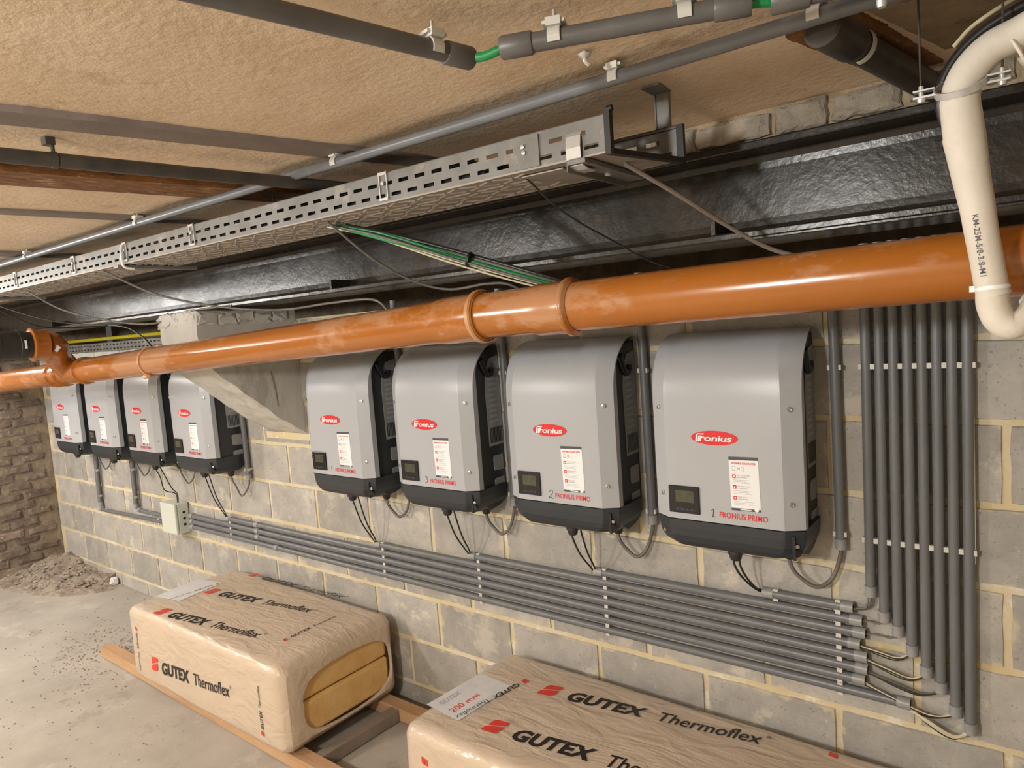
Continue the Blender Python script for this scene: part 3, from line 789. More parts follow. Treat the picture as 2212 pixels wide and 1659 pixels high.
# thin black DC cables down to the horizontal conduits
ends = [V((xl[0], -.0208, zc_[0])), V((xl[1], -.0208, zc_[1])), V((xl[2], -.0208, zc_[2])), V((xl[3], -.0208, zc_[3])), V((xl[4], -.0208, zc_[4])), V((-3.985, -.045, .690))]
for i in range(6):
    o = tag(empty('cable_pair', ends[i]), f'pair of thin black cables hanging from {near[i]}', 'cables', 'thin cable pairs under the inverters')
    for k in range(2):
        s = V((cx[i] + (-.002 + (.016 if i == 0 else .034)*k if i < 5 else -.01 + .05*k), -.130, ZI - .018 + (.02 if i and k else 0))); e = ends[i]
        if i < 5:
            d = e - s
            pts = [s, s + V((.0, .006, -.022)), s + V((d.x*.16, d.y*.34, d.z*.50)), s + V((d.x*.52, d.y*.78, d.z*.86)), e + V((-.004, 0, .002 + .003*(k*2-1))), e + V((.02, 0, .003*(k*2-1)))]
        else:
            pts = [s, s + V((.0, .02, -.05)), s + V((.015 + .04*k, .03, -.13)), V((e.x + (.012 if k else -.01), e.y, e.z + .06)), e + V((.005*k, 0, -.004))]
        MB().tube([p - e for p in pts], .0030, 8).build('cable', MT['cable'], o)

# ================================================================== JUNCTION BOX AND LEFT CONDUITS
jb = tag(empty('junction_box', (-4.03, 0, .52)), 'pale green-grey junction box on the block wall at the left end of the conduits', 'junction box')
mb = MB().box((-.085, -.070, 0), (.085, -.004, .178)); mb.build('box_base', MT['jbox'], jb, bevel=.006)
mb = MB().box((-.087, -.088, -.002), (.087, -.070, .180)); mb.build('lid', MT['jbox'], jb, bevel=.007)
mb = MB()
for z in (.052, .088, .124): mb.lathe((.083, -.035, z), (1, 0, 0), [(0, .007), (.004, .008), (.005, .006)], 12)
mb.build('knockout', MT['edge'], jb)
for x, z in ((-.075, .012), (.075, .012), (-.075, .166), (.075, .166)):
    MB().lathe((x, -.0878, z), (0, -1, 0), [(0, .004), (.001, .0035)], 8).build('screw', MT['clip'], jb)
for i, (a, b, lab) in enumerate((((-4.56, .584), (-4.11, .584), 'upper short grey conduit entering the junction box from the left'), ((-5.14, .524), (-4.11, .548), 'lower grey conduit entering the junction box from the left'))):
    conduit((a[0], -.0208, a[1]), (b[0], -.0208, b[1]), .0120, lab, 'conduits left of the junction box', [.17, .36] if i == 0 else [.10, .85], [.013])
for i, (x, zt, zbm, lab) in enumerate(((-5.125, .95, .560, 'short vertical grey conduit between and below the two farthest inverters'), (-4.575, .95, .606, 'short vertical grey conduit just left of the junction box, below the inverters'))):
    conduit((x - .015, -.0208, zbm), (x + .0, -.0208, zt), .0150, lab, 'short vertical conduits under the left inverters', [.06, .24], [.0])
    tag(MB().tube([(x - .015, -.02, zbm + .02), (x - .015, -.022, zbm - .008), (x - .0, -.022, zbm - .028), (x + .03, -.021, zbm - .034 + .012*i)], .004, 8).build('cable_bend', MT['cable']),
        f'short black cable bend at the foot of the {"left" if i == 0 else "right"} short vertical conduit', 'cable', 'cable bends at the short conduits')
    tag(MB().tube([(x + .025, -.012, .93), (x + .022, -.010, .78), (x + .018, -.010, .60)], .0035, 8).build('thin_cable', MT['cableg']),
        f'thin grey cable running down beside the {"left" if i == 0 else "right"} short vertical conduit', 'cable', 'thin cables beside the short conduits')

# ================================================================== CABLE TRAY
ang = atan2(.073, 3.109)
TO = V((-.636, -.765, 1.900))
tray = tag(empty('cable_tray', TO, ang), 'long galvanised perforated cable tray hung under the plaster ceiling with a black-edged open end', 'cable tray')
TL, TW, TH = 5.3, .200, .068      # extends to local -x
pit = .052
def rail(y, x_from, x_to, slots=True):
    mb = MB(); zs = [0, .013, .0215, .040, .0485, TH]
    for b in range(5):
        if b in (0, 2, 4) or not slots:
            n = max(1, int((x_from - x_to)/.4))
            mb.add([(x_to, y, zs[b]), (x_from, y, zs[b]), (x_from, y, zs[b+1]), (x_to, y, zs[b+1])], [(0, 1, 2, 3)])
        else:
            x = x_from - (.0 if b == 1 else pit/2)
            if b == 3: mb.add([(x, y, zs[b]), (x_from, y, zs[b]), (x_from, y, zs[b+1]), (x, y, zs[b+1])], [(0, 1, 2, 3)])
            while x > x_to + pit:
                mb.add([(x-.021, y, zs[b]), (x, y, zs[b]), (x, y, zs[b+1]), (x-.021, y, zs[b+1])], [(0, 1, 2, 3)]); x -= pit
            mb.add([(x_to, y, zs[b]), (x, y, zs[b]), (x, y, zs[b+1]), (x_to, y, zs[b+1])], [(0, 1, 2, 3)])
    o = mb.build('side_rail', MT['galv'], tray, solid=.0012)
    MB().tube([(x_to, y + (.003 if y < .05 else -.003), TH), (x_from, y + (.003 if y < .05 else -.003), TH)], .0028, 8).build('rolled_lip', MT['galv'], o)
    return o
rail(0, -.0, -TL); rail(TW, .06, -TL)
mb = MB()
nb = 50
mb.add([(-TL, 0, 0), (0, 0, 0), (.06, TW, 0), (-TL, TW, 0)], [(3, 2, 1, 0)])
mb.box((-TL, -.0008, -.001), (0, .006, .002)); mb.box((-TL, TW-.006, -.001), (0, TW, .002))
base = mb.build('base_plate', MT['galv_base'], tray, solid=.0012)
mb = MB()
def emb(x0, y0, x1, y1, wd=.0042):
    a, b = V((x0, y0, 0)), V((x1, y1, 0)); t = (b-a).normalized(); n = V((-t.y, t.x, 0))*wd; z = V((0, 0, -.0032)); z0 = V((0, 0, -.0005))
    mb.loft([[a+n+z0, a+t*.003+n*.4+z, a+t*.003-n*.4+z, a-n+z0], [b+n+z0, b-t*.003+n*.4+z, b-t*.003-n*.4+z, b-n+z0]], True, True, False)
x = -.20
while x > -TL + .1:
    emb(x, .012, x-.040, .034); emb(x, .056, x-.040, .040); emb(x-.046, .034, x-.086, .012); emb(x-.046, .040, x-.086, .058)
    emb(x, .136, x-.040, .114); emb(x, .092, x-.040, .108); emb(x-.046, .114, x-.086, .136); emb(x-.046, .108, x-.086, .090)
    emb(x-.004, .074, x-.082, .074, .003); emb(x, .150, x-.040, .172); emb(x, .188, x-.040, .178); emb(x-.046, .172, x-.086, .150); emb(x-.046, .178, x-.086, .190)
    x -= .094
mb.build('embossed_ribs', MT['galv_base'], tray)
# spliced end piece: plain strap plates, slots, brackets
mb = MB(); mb.box((-.215, -.0030, .003), (-.155, -.001, .064)); mb.box((-.155, -.0045, .003), (-.152, -.001, .064)); mb.build('splice_plate', MT['galv'], tray)
mb = MB(); 
for x0, z0 in ((-.190, .046), (-.188, .034)): mb.lathe((x0, -.0035, z0), (0, -1, 0), [(0, .0045), (.003, .0045), (.004, .002)], 10)
mb.build('bolt', MT['zinc'], tray)
mb = MB(); mb.box((-.22, .03, -.005), (-.12, .12, -.0025)); mb.build('joint_plate', MT['galv_base'], tray)
# cross channel and curved strap under the end
mb = MB(); mb.prism([(-.082, -.003), (-.040, -.003), (-.040, -.022), (-.044, -.022), (-.046, -.006), (-.076, -.006), (-.078, -.022), (-.082, -.022)], -.0, .0, 1) if False else None
mb = MB(); mb.box((-.085, -.012, -.012), (-.045, TW+.045, -.002)); mb.box((-.088, -.010, -.024), (-.085, TW+.045, -.002)); 
ch = mb.build('support_channel', MT['galv'], tray, bevel=.0015)
mb = MB(); pts = [(.0, .050), (-.006, .042), (-.009, .020), (-.008, .0), (-.002, -.013), (.02, -.018), (.05, -.018)]
mb.loft([[V((-.088, y, z)), V((-.056, y, z)), V((-.056, y+.0022, z+.001)), V((-.088, y+.0022, z+.001))] for y, z in pts], True, True, False)
mb.build('curved_strap', MT['zinc'], tray)
MB().lathe((-.066, .115, -.012), (0, 0, -1), [(0, .007), (.005, .007), (.006, .004)], 10).build('bolt', MT['zinc'], tray)
# black edge protection on the open end
mb = MB(); mb.box((-.006, -.004, -.004), (.006, .010, TH+.006)); mb.lathe((-.002, .006, TH+.010), (1, 0, 0), [(0, .006), (.010, .006)], 12)
mb.loft([[V((-.006, 0, -.005)), V((.008, 0, -.005)), V((.008, 0, .005)), V((-.006, 0, .005))], [V((.054, TW, -.005)), V((.068, TW, -.005)), V((.068, TW, .005)), V((.054, TW, .005))]], True, True, False); mb.box((.052, TW-.006, -.004), (.066, TW+.006, TH+.004)); mb.box((-.30, TW-.004, TH-.003), (.06, TW+.005, TH+.004))
mb.build('edge_trim', MT['edge'], tray)
# hanger strip from the ceiling
mb = MB(); mb.box((.006, TW+.008, .010), (.032, TW+.012, .150)); mb.box((.003, TW+.006, .010), (.006, TW+.016, .150)); mb.box((.032, TW+.006, .010), (.035, TW+.016, .150))
mb.box((.0, TW-.05, .144), (.040, TW+.012, .149)); mb.build('hanger', MT['galv'], tray, bevel=.001)
for xx in (-.595, -1.45, -1.89, -2.31, -2.9):
    mb = MB(); mb.box((xx-.014, -.004, .010), (xx-.011, -.001, TH+.004)); mb.box((xx+.011, -.004, .010), (xx+.014, -.001, TH+.004)); mb.box((xx-.014, -.005, .006), (xx+.014, -.001, .012)); mb.box((xx-.014, -.005, TH-.004), (xx+.014, -.001, TH+.003))
    mb.lathe((xx, -.001, .045), (0, -1, 0), [(0, .005), (.006, .005)], 8)
    mb.build('joint_clamp', MT['zinc'], tray)
for xx in (-1.92, -3.35):
    mb = MB(); mb.box((xx-.03, -.02, -.014), (xx+.005, TW+.07, -.003)); mb.build('support_channel', MT['galv'], tray, bevel=.001)
mb = MB(); mb.tube([(-1.905, .0, .068), (-1.905, -.008, .05), (-1.905, -.009, .01), (-1.905, -.002, -.012), (-1.905, .03, -.018)], .0045, 8); tag(mb.build('tie_strap', MT['white'], tray), 'white tie strap')

for k, (yy, zz, rr, mm) in enumerate(((.022, .016, .013, 'cable'), (.048, .014, .011, 'cable'), (.072, .015, .012, 'cableg'), (.098, .016, .013, 'cable'), (.034, .040, .012, 'cable'), (.060, .038, .011, 'cable'), (.086, .040, .012, 'cable'), (.016, .056, .010, 'cable'))):
    Rz = Matrix.Rotation(ang, 3, 'Z')
    pts = [TO + Rz @ V((-.30 - (k % 3)*.04 - i*.62, yy + .004*sin(i*2.1 + k), zz + .002)) for i in range(9)]
    tag(MB().tube(pts, rr, 8, True, True, 2).build('tray_cable', MT[mm]), 'dark cable lying inside the big cable tray, seen only through its slots', 'cable', 'cables inside the big tray')
# loose cables between tray and the space behind the drain
def cable(pts, r, m, label, name='hanging_cable', grp='cables hanging from the tray'):
    return tag(MB().tube(pts, r, 10).build(name, MT[m]), label, 'cable', grp)
cable([(-.86, -.72, 1.897), (-.835, -.62, 1.83), (-.78, -.50, 1.765), (-.735, -.42, 1.72), (-.72, -.30, 1.70)], .0022, 'cable', 'thin straight black cable dropping from the tray just left of its open end')
cable([(-.66, -.66, 1.896), (-.60, -.57, 1.84), (-.53, -.47, 1.77), (-.46, -.41, 1.715), (-.38, -.38, 1.68), (-.33, -.36, 1.63)], .0048, 'cablebr', 'thick brown-grey cable curving from the tray end behind the orange pipe')
cable([(-1.50, -.74, 1.897), (-1.47, -.62, 1.80), (-1.42, -.52, 1.735), (-1.34, -.46, 1.705), (-1.22, -.44, 1.710), (-1.15, -.42, 1.70), (-1.12, -.35, 1.65)], .0036, 'cableg', 'dark grey cable sagging from the tray left of the green and cream bundle')
cable([(-2.75, -.80, 1.897), (-2.65, -.66, 1.80), (-2.45, -.52, 1.735), (-2.2, -.44, 1.705), (-1.95, -.41, 1.710), (-1.72, -.42, 1.705), (-1.62, -.44, 1.66)], .0042, 'cableg', 'long grey cable sagging in front of the beam right of the white tie strap')
cable([(-3.6, -.78, 1.896), (-3.5, -.68, 1.80), (-3.3, -.57, 1.735), (-3.05, -.50, 1.705), (-2.8, -.44, 1.742), (-2.55, -.42, 1.745)], .0042, 'cableg', 'grey cable crossing the shiny part of the beam above the corbel')
cable([(-4.15, -.80, 1.896), (-4.0, -.64, 1.80), (-3.8, -.52, 1.745), (-3.5, -.44, 1.715), (-3.35, -.42, 1.66), (-3.25, -.42, 1.60)], .0040, 'cable', 'black cable crossing the beam left of the shiny patch')
cable([(-3.62, -.93, 1.84), (-3.60, -.84, 1.78), (-3.58, -.76, 1.735), (-3.56, -.66, 1.722), (-3.5, -.5, 1.72)], .0036, 'cable', 'black cable curving down over the rubber collar at left')
bo_ = V((-1.50, -.74, 1.897)); bb = tag(empty('cable_bundle', bo_), 'bundle of green, cream and black cables dropping from the tray behind the orange pipe', 'cables')
for k, (dx, dy, m, r) in enumerate(((0, 0, 'green', .0055), (.010, .012, 'cableg', .005), (-.012, -.004, 'cream', .0026), (-.022, -.010, 'cream', .0026), (-.004, -.014, 'cableg', .004), (.020, .020, 'cable', .0055), (.004, .006, 'green', .004))):
    pts = [V((-1.52 + dx, -.70 + dy, 1.893)), V((-1.40 + dx*.9, -.64 + dy, 1.845 + .002*k)), V((-1.22 + dx*.7, -.54 + dy, 1.775 + dx*.5)), V((-1.03 + dx*.6, -.46 + dy, 1.700 + dx*.5)), V((-.93 + dx, -.38 + dy, 1.66))]
    MB().tube([p - bo_ for p in pts], r, 9).build('cable', MT[m], bb)
mb = MB().lathe(V((-1.20, -.533, 1.772)) - bo_, V((-1.03+1.22, .09, -.075)), [(0, .021), (.006, .021)], 14); mb.build('cable_tie', MT['edge'], bb)
tag(MB().tube([(-1.85, -.66, 2.036), (-1.95, -.6, 2.00), (-2.25, -.58, 1.985), (-2.62, -.60, 1.955), (-2.70, -.66, 1.93)], .0035, 8).build('ceiling_cable', MT['blackpipe']), 'thin dark cable drooping between ceiling and tray at left', 'cable')

# ================================================================== CEILING CONDUITS
def big_clip(par, org, c, axis, r, m='clip', ln=.022, screw=True):
    """ceiling snap clip: block against the ceiling with a broad tongue down the near side of the tube"""
    c = V(c) - V(org); t = V(axis).normalized(); upv = V((0, 0, 1)); upv = (upv - t*upv.dot(t)).normalized(); sd = t.cross(upv)
    if sd.y > 0: sd = -sd
    Mx = Matrix((t, sd, upv)).transposed().to_4x4(); Mx.translation = c
    mb = MB(); mb.box((-ln/2, -r-.002, r+.0005), (ln/2, r+.002, r+.012), Mx); mb.box((-ln*.75, -r*.9, r+.004), (ln*.75, r*.9, r+.009), Mx)
    A = [radians(a) for a in range(0, 126, 15)]
    for s in (1, -1):
        rings = []
        for a in A:
            for_ = [(rr*sin(a)*s, rr*cos(a)) for rr in (r+.0006, r+.0034)]
            rings.append([Mx @ V((-ln*.42, for_[0][0], for_[0][1])), Mx @ V((ln*.42, for_[0][0], for_[0][1])), Mx @ V((ln*.42, for_[1][0], for_[1][1])), Mx @ V((-ln*.42, for_[1][0], for_[1][1]))])
        mb.loft(rings, True, True, False)
    o = mb.build('clip', MT[m], par, bevel=.0006)
    k = MB().lathe(Mx @ V((0, 0, r+.010)), upv, [(0, .0045), (.004, .0045), (.005, .0025), (.016, .0025)], 10); k.build('clip_screw', MT['zinc'], o)
    return o
def ceil_conduit(p0, p1, r, label, clips, couplers, m, name='ceiling_conduit'):
    p0, p1 = V(p0), V(p1); d = p1-p0; L = d.length; t = d.normalized()
    o = tag(empty(name, p0), label, 'conduit')
    mb = MB().lathe((0, 0, 0), t, [(0, r*.8), (0, r), (L, r), (L, r*.8)], 22, False); mb.lathe(t*.002, t, [(0, .001), (.001, r*.82)], 22, False); mb.lathe(t*(L-.004), t, [(0, r*.82), (.001, .001)], 22, False)
    mb.build('tube', MT[m], o)
    for c in couplers:
        MB().lathe(t*(c-.024), t, [(0, r*.8), (0, r+.002), (.003, r+.0032), (.045, r+.0032), (.048, r+.002), (.048, r*.8)], 22, False).build('coupler', MT[m], o)
    for x in clips: big_clip(o, p0, p0 + t*x, t, r)
    return o
# C: long conduit above the tray
pc0, pc1 = V((-5.2, -.855, 2.020)), V((-.15, -.775, 2.020)); tc = (pc1-pc0).normalized()
ceil_conduit(pc0, pc1, .0125, 'long grey conduit clipped under the ceiling just above the big cable tray', [x + 5.2 for x in (-3.39, -2.405, -1.375, -.605, -.27)], [], 'conduit')
# A and B: dark conduits with a green cable between
A0, A1 = V((-.98, -2.40, 2.012)), V((-.680, -1.108, 1.995))
ceil_conduit(A0, A1, .0135, 'dark grey conduit crossing the ceiling at top left of the green cable', [(A1-A0).length - .055, .5], [(A1-A0).length - .012], 'conduitd')
B0, B1 = V((-.622, -1.084, 1.998)), V((-.318, -.958, 1.998))
ceil_conduit(B0, B1, .0135, 'dark grey conduit between the two bits of bare green cable at top', [.075, .255], [.018, (B1-B0).length - .012], 'conduitd')
B2, B3 = V((-.276, -.930, 1.998)), V((.30, -.76, 2.000))
ceil_conduit(B2, B3, .0135, 'dark grey conduit right of the green cable at the top edge', [.045, .3], [.012], 'conduitd')
tag(MB().tube([A1 + V((-.01, -.03, 0)), A1, (-.655, -1.095, 1.992), B0, B0 + V((.03, .01, 0))], .0068, 12).build('green_cable', MT['green']), 'short bare green cable between the two dark ceiling conduits, left one', 'cable')
tag(MB().tube([B1 - V((.03, .01, 0)), B1, (-.297, -.944, 1.999), B2, B2 + V((.03, .01, 0))], .0075, 12).build('green_cable', MT['green']), 'short bare green cable at the top edge, right one near the black pipe', 'cable')
# big black pipe beside the rusty joist
q0, q1 = V((-.272, -.735, 2.020)), V((-.150, -.20, 1.990)); tq = (q1-q0).normalized()
bk = tag(empty('black_pipe', q0), 'thick black pipe under the ceiling running into the steel beam at upper right', 'pipe')
MB().lathe((0, 0, 0), tq, [(0, .026), ((q1-q0).length, .026)], 28).build('tube', MT['blackpipe'], bk)
MB().lathe(tq*.0, tq, [(0, .026), (.004, .031), (.10, .031), (.106, .026)], 28, False).build('socket', MT['blackpipe'], bk)
mb = MB(); ct = tq*.125; upv = V((0, 0, 1)); sd = tq.cross(upv).normalized()
mb.loft([[ct - tq*.006 + (upv*cos(a) + sd*sin(a))*.0275, ct + tq*.006 + (upv*cos(a) + sd*sin(a))*.0275, ct + tq*.006 + (upv*cos(a) + sd*sin(a))*.029, ct - tq*.006 + (upv*cos(a) + sd*sin(a))*.029] for a in [radians(k) for k in range(10, 181, 10)]], True, True, False)
tag(mb.build('strap', MT['clip'], bk), 'pale strap round the pipe')
# dark pipe under the rusty joist at left
q0, q1 = V((-1.76, -2.2, 2.003)), V((-1.487, -.345, 2.003)); tq = (q1-q0).normalized()
rp = tag(empty('black_pipe', q0), 'dark pipe hanging beside the flaking rusty joist at left', 'pipe')
MB().lathe((0, 0, 0), tq, [(0, .0155), ((q1-q0).length, .0155)], 20).build('tube', MT['blackpipe'], rp)
mb = MB().lathe(tq*.88, tq, [(0, .0175), (.010, .0175)], 18); mb.tube([tq*.885, tq*.885 + V((0, 0, .045))], .004, 8); mb.box(tuple(tq*.87 + V((-.012, 0, .030))), tuple(tq*.87 + V((.012, .018, .045)))); mb.build('pipe_hanger', MT['blackpipe'], rp)
# threaded rod / anchor hanging at top right
mb = MB().lathe((-.168, -.86, 1.975), (0, 0, 1), [(0, .005), (.004, .0065), (.030, .0065), (.031, .0035), (.09, .0035)], 12)
tag(mb.build('ceiling_anchor', MT['zinc']), 'small metal ceiling anchor between the black pipe and the cream hose', 'anchor')
mb = MB().tube([(-.62, -.86, 2.05), (-.62, -.86, 2.035), (-.615, -.855, 2.027)], .004, 8); mb.lathe((-.62, -.86, 2.045), (0, 0, -1), [(0, .012), (.003, .010), (.007, .004)], 12)
tag(mb.build('ceiling_anchor', MT['zinc']), 'small metal screw in the plaster above the long conduit', 'anchor')

# ================================================================== CREAM HOSE
ho = V((-.085, -.68, 1.55)); hs = tag(empty('insulated_hose', ho), 'thick cream insulated hose bending down in front of the orange pipe at right', 'hose')
H = lambda x, z, y=-.68: V((x, y, z)) - ho
MB().tube([H(.10, 1.985, -.70), H(.04, 1.972, -.69), H(-.022, 1.951), H(-.060, 1.938), H(-.086, 1.912), H(-.097, 1.880), H(-.095, 1.845), H(-.092, 1.815)], [.0235]*4 + [.0245, .0255, .0265, .0270], 24, True, True, 8).build('ribbed_section', MT['hose'], hs)
MB().tube([H(-.0935, 1.825), H(-.090, 1.80), H(-.0845, 1.76), H(-.078, 1.72), H(-.073, 1.68), H(-.067, 1.64), H(-.0615, 1.60), H(-.058, 1.585)], [.0275, .0262, .0240, .0225, .0215, .0212, .0215, .0218], 24, True, True, 6).build('smooth_section', MT['hose'], hs)
MB().tube([H(-.0605, 1.598), H(-.060, 1.575), H(-.052, 1.551), H(-.037, 1.541), H(-.020, 1.552, -.675), H(-.010, 1.575, -.66)], [.0210, .0213, .0210, .0200, .0175, .015], 20, True, True, 6).build('bend', MT['hose'], hs)
tag(MB().tube([H(-.022, 1.572, -.66), H(-.012, 1.586, -.64), H(-.004, 1.592, -.62)], [.009, .011, .008], 10).build('torn_insulation', MT['white'], hs), 'fluffy white torn end')
MB().lathe(H(-.0605, 1.596), V((-.05, 0, 1)), [(0, .0220), (.003, .0226), (.006, .0220)], 20, False).build('cable_tie', MT['white'], hs)
MB().box(tuple(H(-.089, 1.594)), tuple(H(-.080, 1.603, -.672))).build('tie_head', MT['white'], hs)
MB().lathe(H(-.0265, 1.926), V((-.9, 0, -.42)).normalized(), [(0, .0243), (.002, .0262), (.005, .0250)], 20, False).build('wrap_edge', MT['hose'], hs)
# printed marking running down the hose
mb = MB(); d0, d1 = V((-.0755, -.68, 1.706)), V((-.0665, -.68, 1.618)); hd = (d1-d0).normalized(); hu = V((0, -1, 0)).cross(hd)
def onhose(p):
    q = V(p); t = (q - d0).dot(hd); ctr = d0 + hd*t; off = (q - ctr).dot(hu); r = .0222
    cx_ = ctr + V((.0, 0, 0)); a = off
    return cx_ + hu*a + V((0, -sqrt(max(r*r - a*a, 0)) - .0007, 0))
vs, fs = text_raw('KM-25M-5/8-3/8-M1', .004, 0, 1); x0 = min(v.x for v in vs); x1 = max(v.x for v in vs)
out = [onhose(d0 + hd*((v.x-x0)/(x1-x0)*.090) + hu*(-.0075 + v.y*.0105)) - ho for v in vs]
mb.add(out, fs); mb.build('printed_marking', MT['ink'], hs)
# pipe clamp holding the hose
ck = V((-.0965, -.68, 1.897)); cl_ = tag(empty('pipe_clamp', ck), 'bright metal pipe clamp with two screw lugs round the cream hose', 'clamp')
mb = MB(); t = V((.10, .62, -1)).normalized()
mb.lathe(-t*.004, t, [(0, .0318), (0, .0345), (.010, .0345), (.010, .0318)], 36, False); mb.build('band', MT['zinc'], cl_)
for s in (-1, 1):
    mb = MB(); x0, x1 = (.032, .060) if s > 0 else (-.060, -.032)
    mb.box((x0, -.008, .002), (x1, .008, .0045)); mb.box((x0, -.008, -.008), (x1, .008, -.005)); lug = mb.build('lug', MT['zinc'], cl_)
    xc = s*.050; MB().lathe((xc, 0, -.013), (0, 0, 1), [(0, .005), (.005, .006), (.006, .0035), (.024, .0035)], 10).build('screw', MT['zinc'], lug)
    MB().tube([(xc, 0, .004), (xc + s*.002, 0, .148)], .0016, 8).build('rod', MT['blackpipe'], lug)
# black lines following the hose
tag(MB().tube([(.10, -.655, 2.018), (.02, -.648, 2.006), (-.04, -.645, 1.990), (-.085, -.642, 1.967), (-.114, -.640, 1.935), (-.126, -.638, 1.90), (-.122, -.634, 1.86), (-.10, -.63, 1.80)], .0075, 12).build('black_hose', MT['cable']), 'thin black hose running along the outside of the cream hose bend', 'hose')
tag(MB().tube([(.06, -.645, 2.028), (-.02, -.64, 2.015), (-.08, -.64, 1.99), (-.108, -.64, 1.965)], .0032, 8).build('pale_wire', MT['cream']), 'thin pale wire above the black hose at top right', 'wire')

# ================================================================== INSULATION BUNDLES
def bundle(name, x0, x1, y0, y1, z0, z1, label, seed, openend):
    ox, oy = (x0+x1)/2, (y0+y1)/2; org = V((ox, oy, z0)); root = tag(empty(name, org), label, 'insulation pack', 'film-wrapped insulation packs on battens')
    hx, hy, h = (x1-x0)/2, (y1-y0)/2, z1-z0; rc = .034
    def disp(x, y, z): return .0045*fbm(x + seed, y, z, 3.2, 2) + .0016*noise.noise(V((x*7 + seed, y*6, z*6)))
    def crown(x, y):
        return .006*(1 - (y/hy)**2)*(1 - (x/hx)**4)
    CNT = []
    for i in range(24): CNT.append({5: max(1, int((h-2*rc)/.028)), 11: max(1, int((2*hy-2*rc)/.028)), 17: max(1, int((h-2*rc)/.028)), 23: max(1, int((2*hy-2*rc)/.028))}.get(i, 1))
    def sec(x, ins):
        pts = []; W_, H0 = hy - ins, ins; H1 = h - ins; r = max(rc - ins*.4, .008)
        def arc(cy, cz, a0):
            return [(cy + r*cos(radians(a0 + 18*k)), cz + r*sin(radians(a0 + 18*k))) for k in range(6)]
        P = arc(W_-r, H0+r, -90) + arc(W_-r, H1-r, 0) + arc(-W_+r, H1-r, 90) + arc(-W_+r, H0+r, 180)
        full = []
        for i in range(len(P)):
            a, b = P[i], P[(i+1) % len(P)]; n = CNT[i]
            full += [(a[0]+(b[0]-a[0])*k/n, a[1]+(b[1]-a[1])*k/n) for k in range(n)]
        for y, z in full:
            n = V((0, y/W_, (z-h/2)/(h/2))); n = V((0, n.y**5, n.z**5)); n = n.normalized() if n.length > 1e-4 else n
            dd = disp(x, y, z); p = V((x, y, z)) + n*dd
            if z > h*.6: p.z += crown(x, y)*((z-h*.6)/(h*.4))
            pts.append(p)
        return pts
    xs = [-hx + .004, -hx + .018] + [-hx + .045 + (2*hx - .09)*k/42 for k in range(43)] + [hx - .018, hx - .004]
    ins = [.030, .010] + [0]*43 + [.010, .030]
    mb = MB(); rings = [sec(x, i_) for x, i_ in zip(xs, ins)]
    mb.loft(rings, True, False, True)
    # closed left end
    mb.add(rings[0], [tuple(reversed(range(len(rings[0]))))])
    if openend:
        r0 = rings[-1]; n = len(r0); inner = []
        cy_, cz_ = .030, h*.45; wy, wz = hy - .062, h*.36
        for p in r0:
            a = atan2((p.z - h/2)/(h/2), p.y/hy); ca, sa = cos(a), sin(a); k = (abs(ca)**3.2 + abs(sa)**3.2)**(-1/3.2)
            inner.append(V((hx - .003 + .004*noise.noise(p*20), cy_ + wy*ca*k, cz_ + wz*sa*k)))
        mid = [a_.lerp(b_, .5) + V((.005, 0, 0)) for a_, b_ in zip(r0, inner)]
        mb.loft([r0, mid, inner, [p + V((-.012, 0, 0)) for p in inner]], True, False, True)
    else: mb.add(rings[-1], [tuple(range(len(rings[-1])))])
    film = mb.build('plastic_film', MT['film'], root)
    # two stacked boards inside
    for a, b, sft in ((.034, h*.485, 0), (h*.500, h-.034, -.006)):
        m2 = MB(); nx = 10
        m2.box((-hx+.034, -hy+.034, a), (hx-.018+sft, hy-.034, b)); m2.build('fibre_board', MT['fibre'], root, bevel=.012)
    def top(p):
        x, y = p.x, p.y; return V((x, y, h + disp(x, y, h) + crown(x, y) + .0016))
    def front(p):
        return V((p.x, -hy - disp(p.x, -hy, p.z) - .0020, p.z))
    return root, org, top, front, film, hx, hy, h
def icon_into(mb, org, xd, yd, s, fn):
    xd, yd = V(xd).normalized(), V(yd).normalized(); org = V(org)
    def P(a, b): return fn(org + xd*a*s + yd*b*s)
    mb.add([P(0, .10), P(.08, 0), P(.72, 0), P(.90, .12), P(.98, .62), P(.10, .38)], [(0, 1, 2, 3, 4, 5)])
    mb.add([P(.12, .47), P(.99, .71), P(1.02, .92), P(.95, 1.0), P(.32, 1.0), P(.18, .88)], [(0, 1, 2, 3, 4, 5)])
def brand(root, org, o, xd, yd, h, fn, total):
    """red leaf icon, heavy slanted word and lighter word; o is world position of the icon corner"""
    xd, yd = V(xd).normalized(), V(yd).normalized(); o = V(o) - org
    mb = MB(); icon_into(mb, o, xd, yd, h*1.25, fn); tag(mb.build('printed_icon', MT['inkred'], root), 'red leaf shaped print')
    mb = MB(); text_into(mb, 'GUTEX', o + xd*total*.145, xd, yd, h, total*.36, .045, .12, 1.05, fn, 0); mb.build('printed_lettering', MT['ink'], root)
    mb = MB(); text_into(mb, 'Thermoflex', o + xd*total*.56, xd, yd, h*1.0, total*.415, .010, .10, 1.0, fn, 0)
    text_into(mb, '\u00ae', o + xd*total*.985 + yd*h*.7, xd, yd, h*.3, total*.018, 0, 0, 1, fn, 0); mb.build('printed_lettering', MT['ink'], root)
r1, o1, top1, front1, film1, hx1, hy1, h1 = bundle('insulation_bundle', -3.425, -2.185, -.610, -.052, .066, .408, 'film-wrapped insulation pack at left with its golden fibre boards showing at the open end', 3.1, True)
a10 = radians(9.5)
X9, Y9 = (cos(a10), sin(a10), 0), (-sin(a10)*.3, 1, 0)
brand(r1, o1, (-3.205, -.345, 0), X9, Y9, .048, top1, .70)
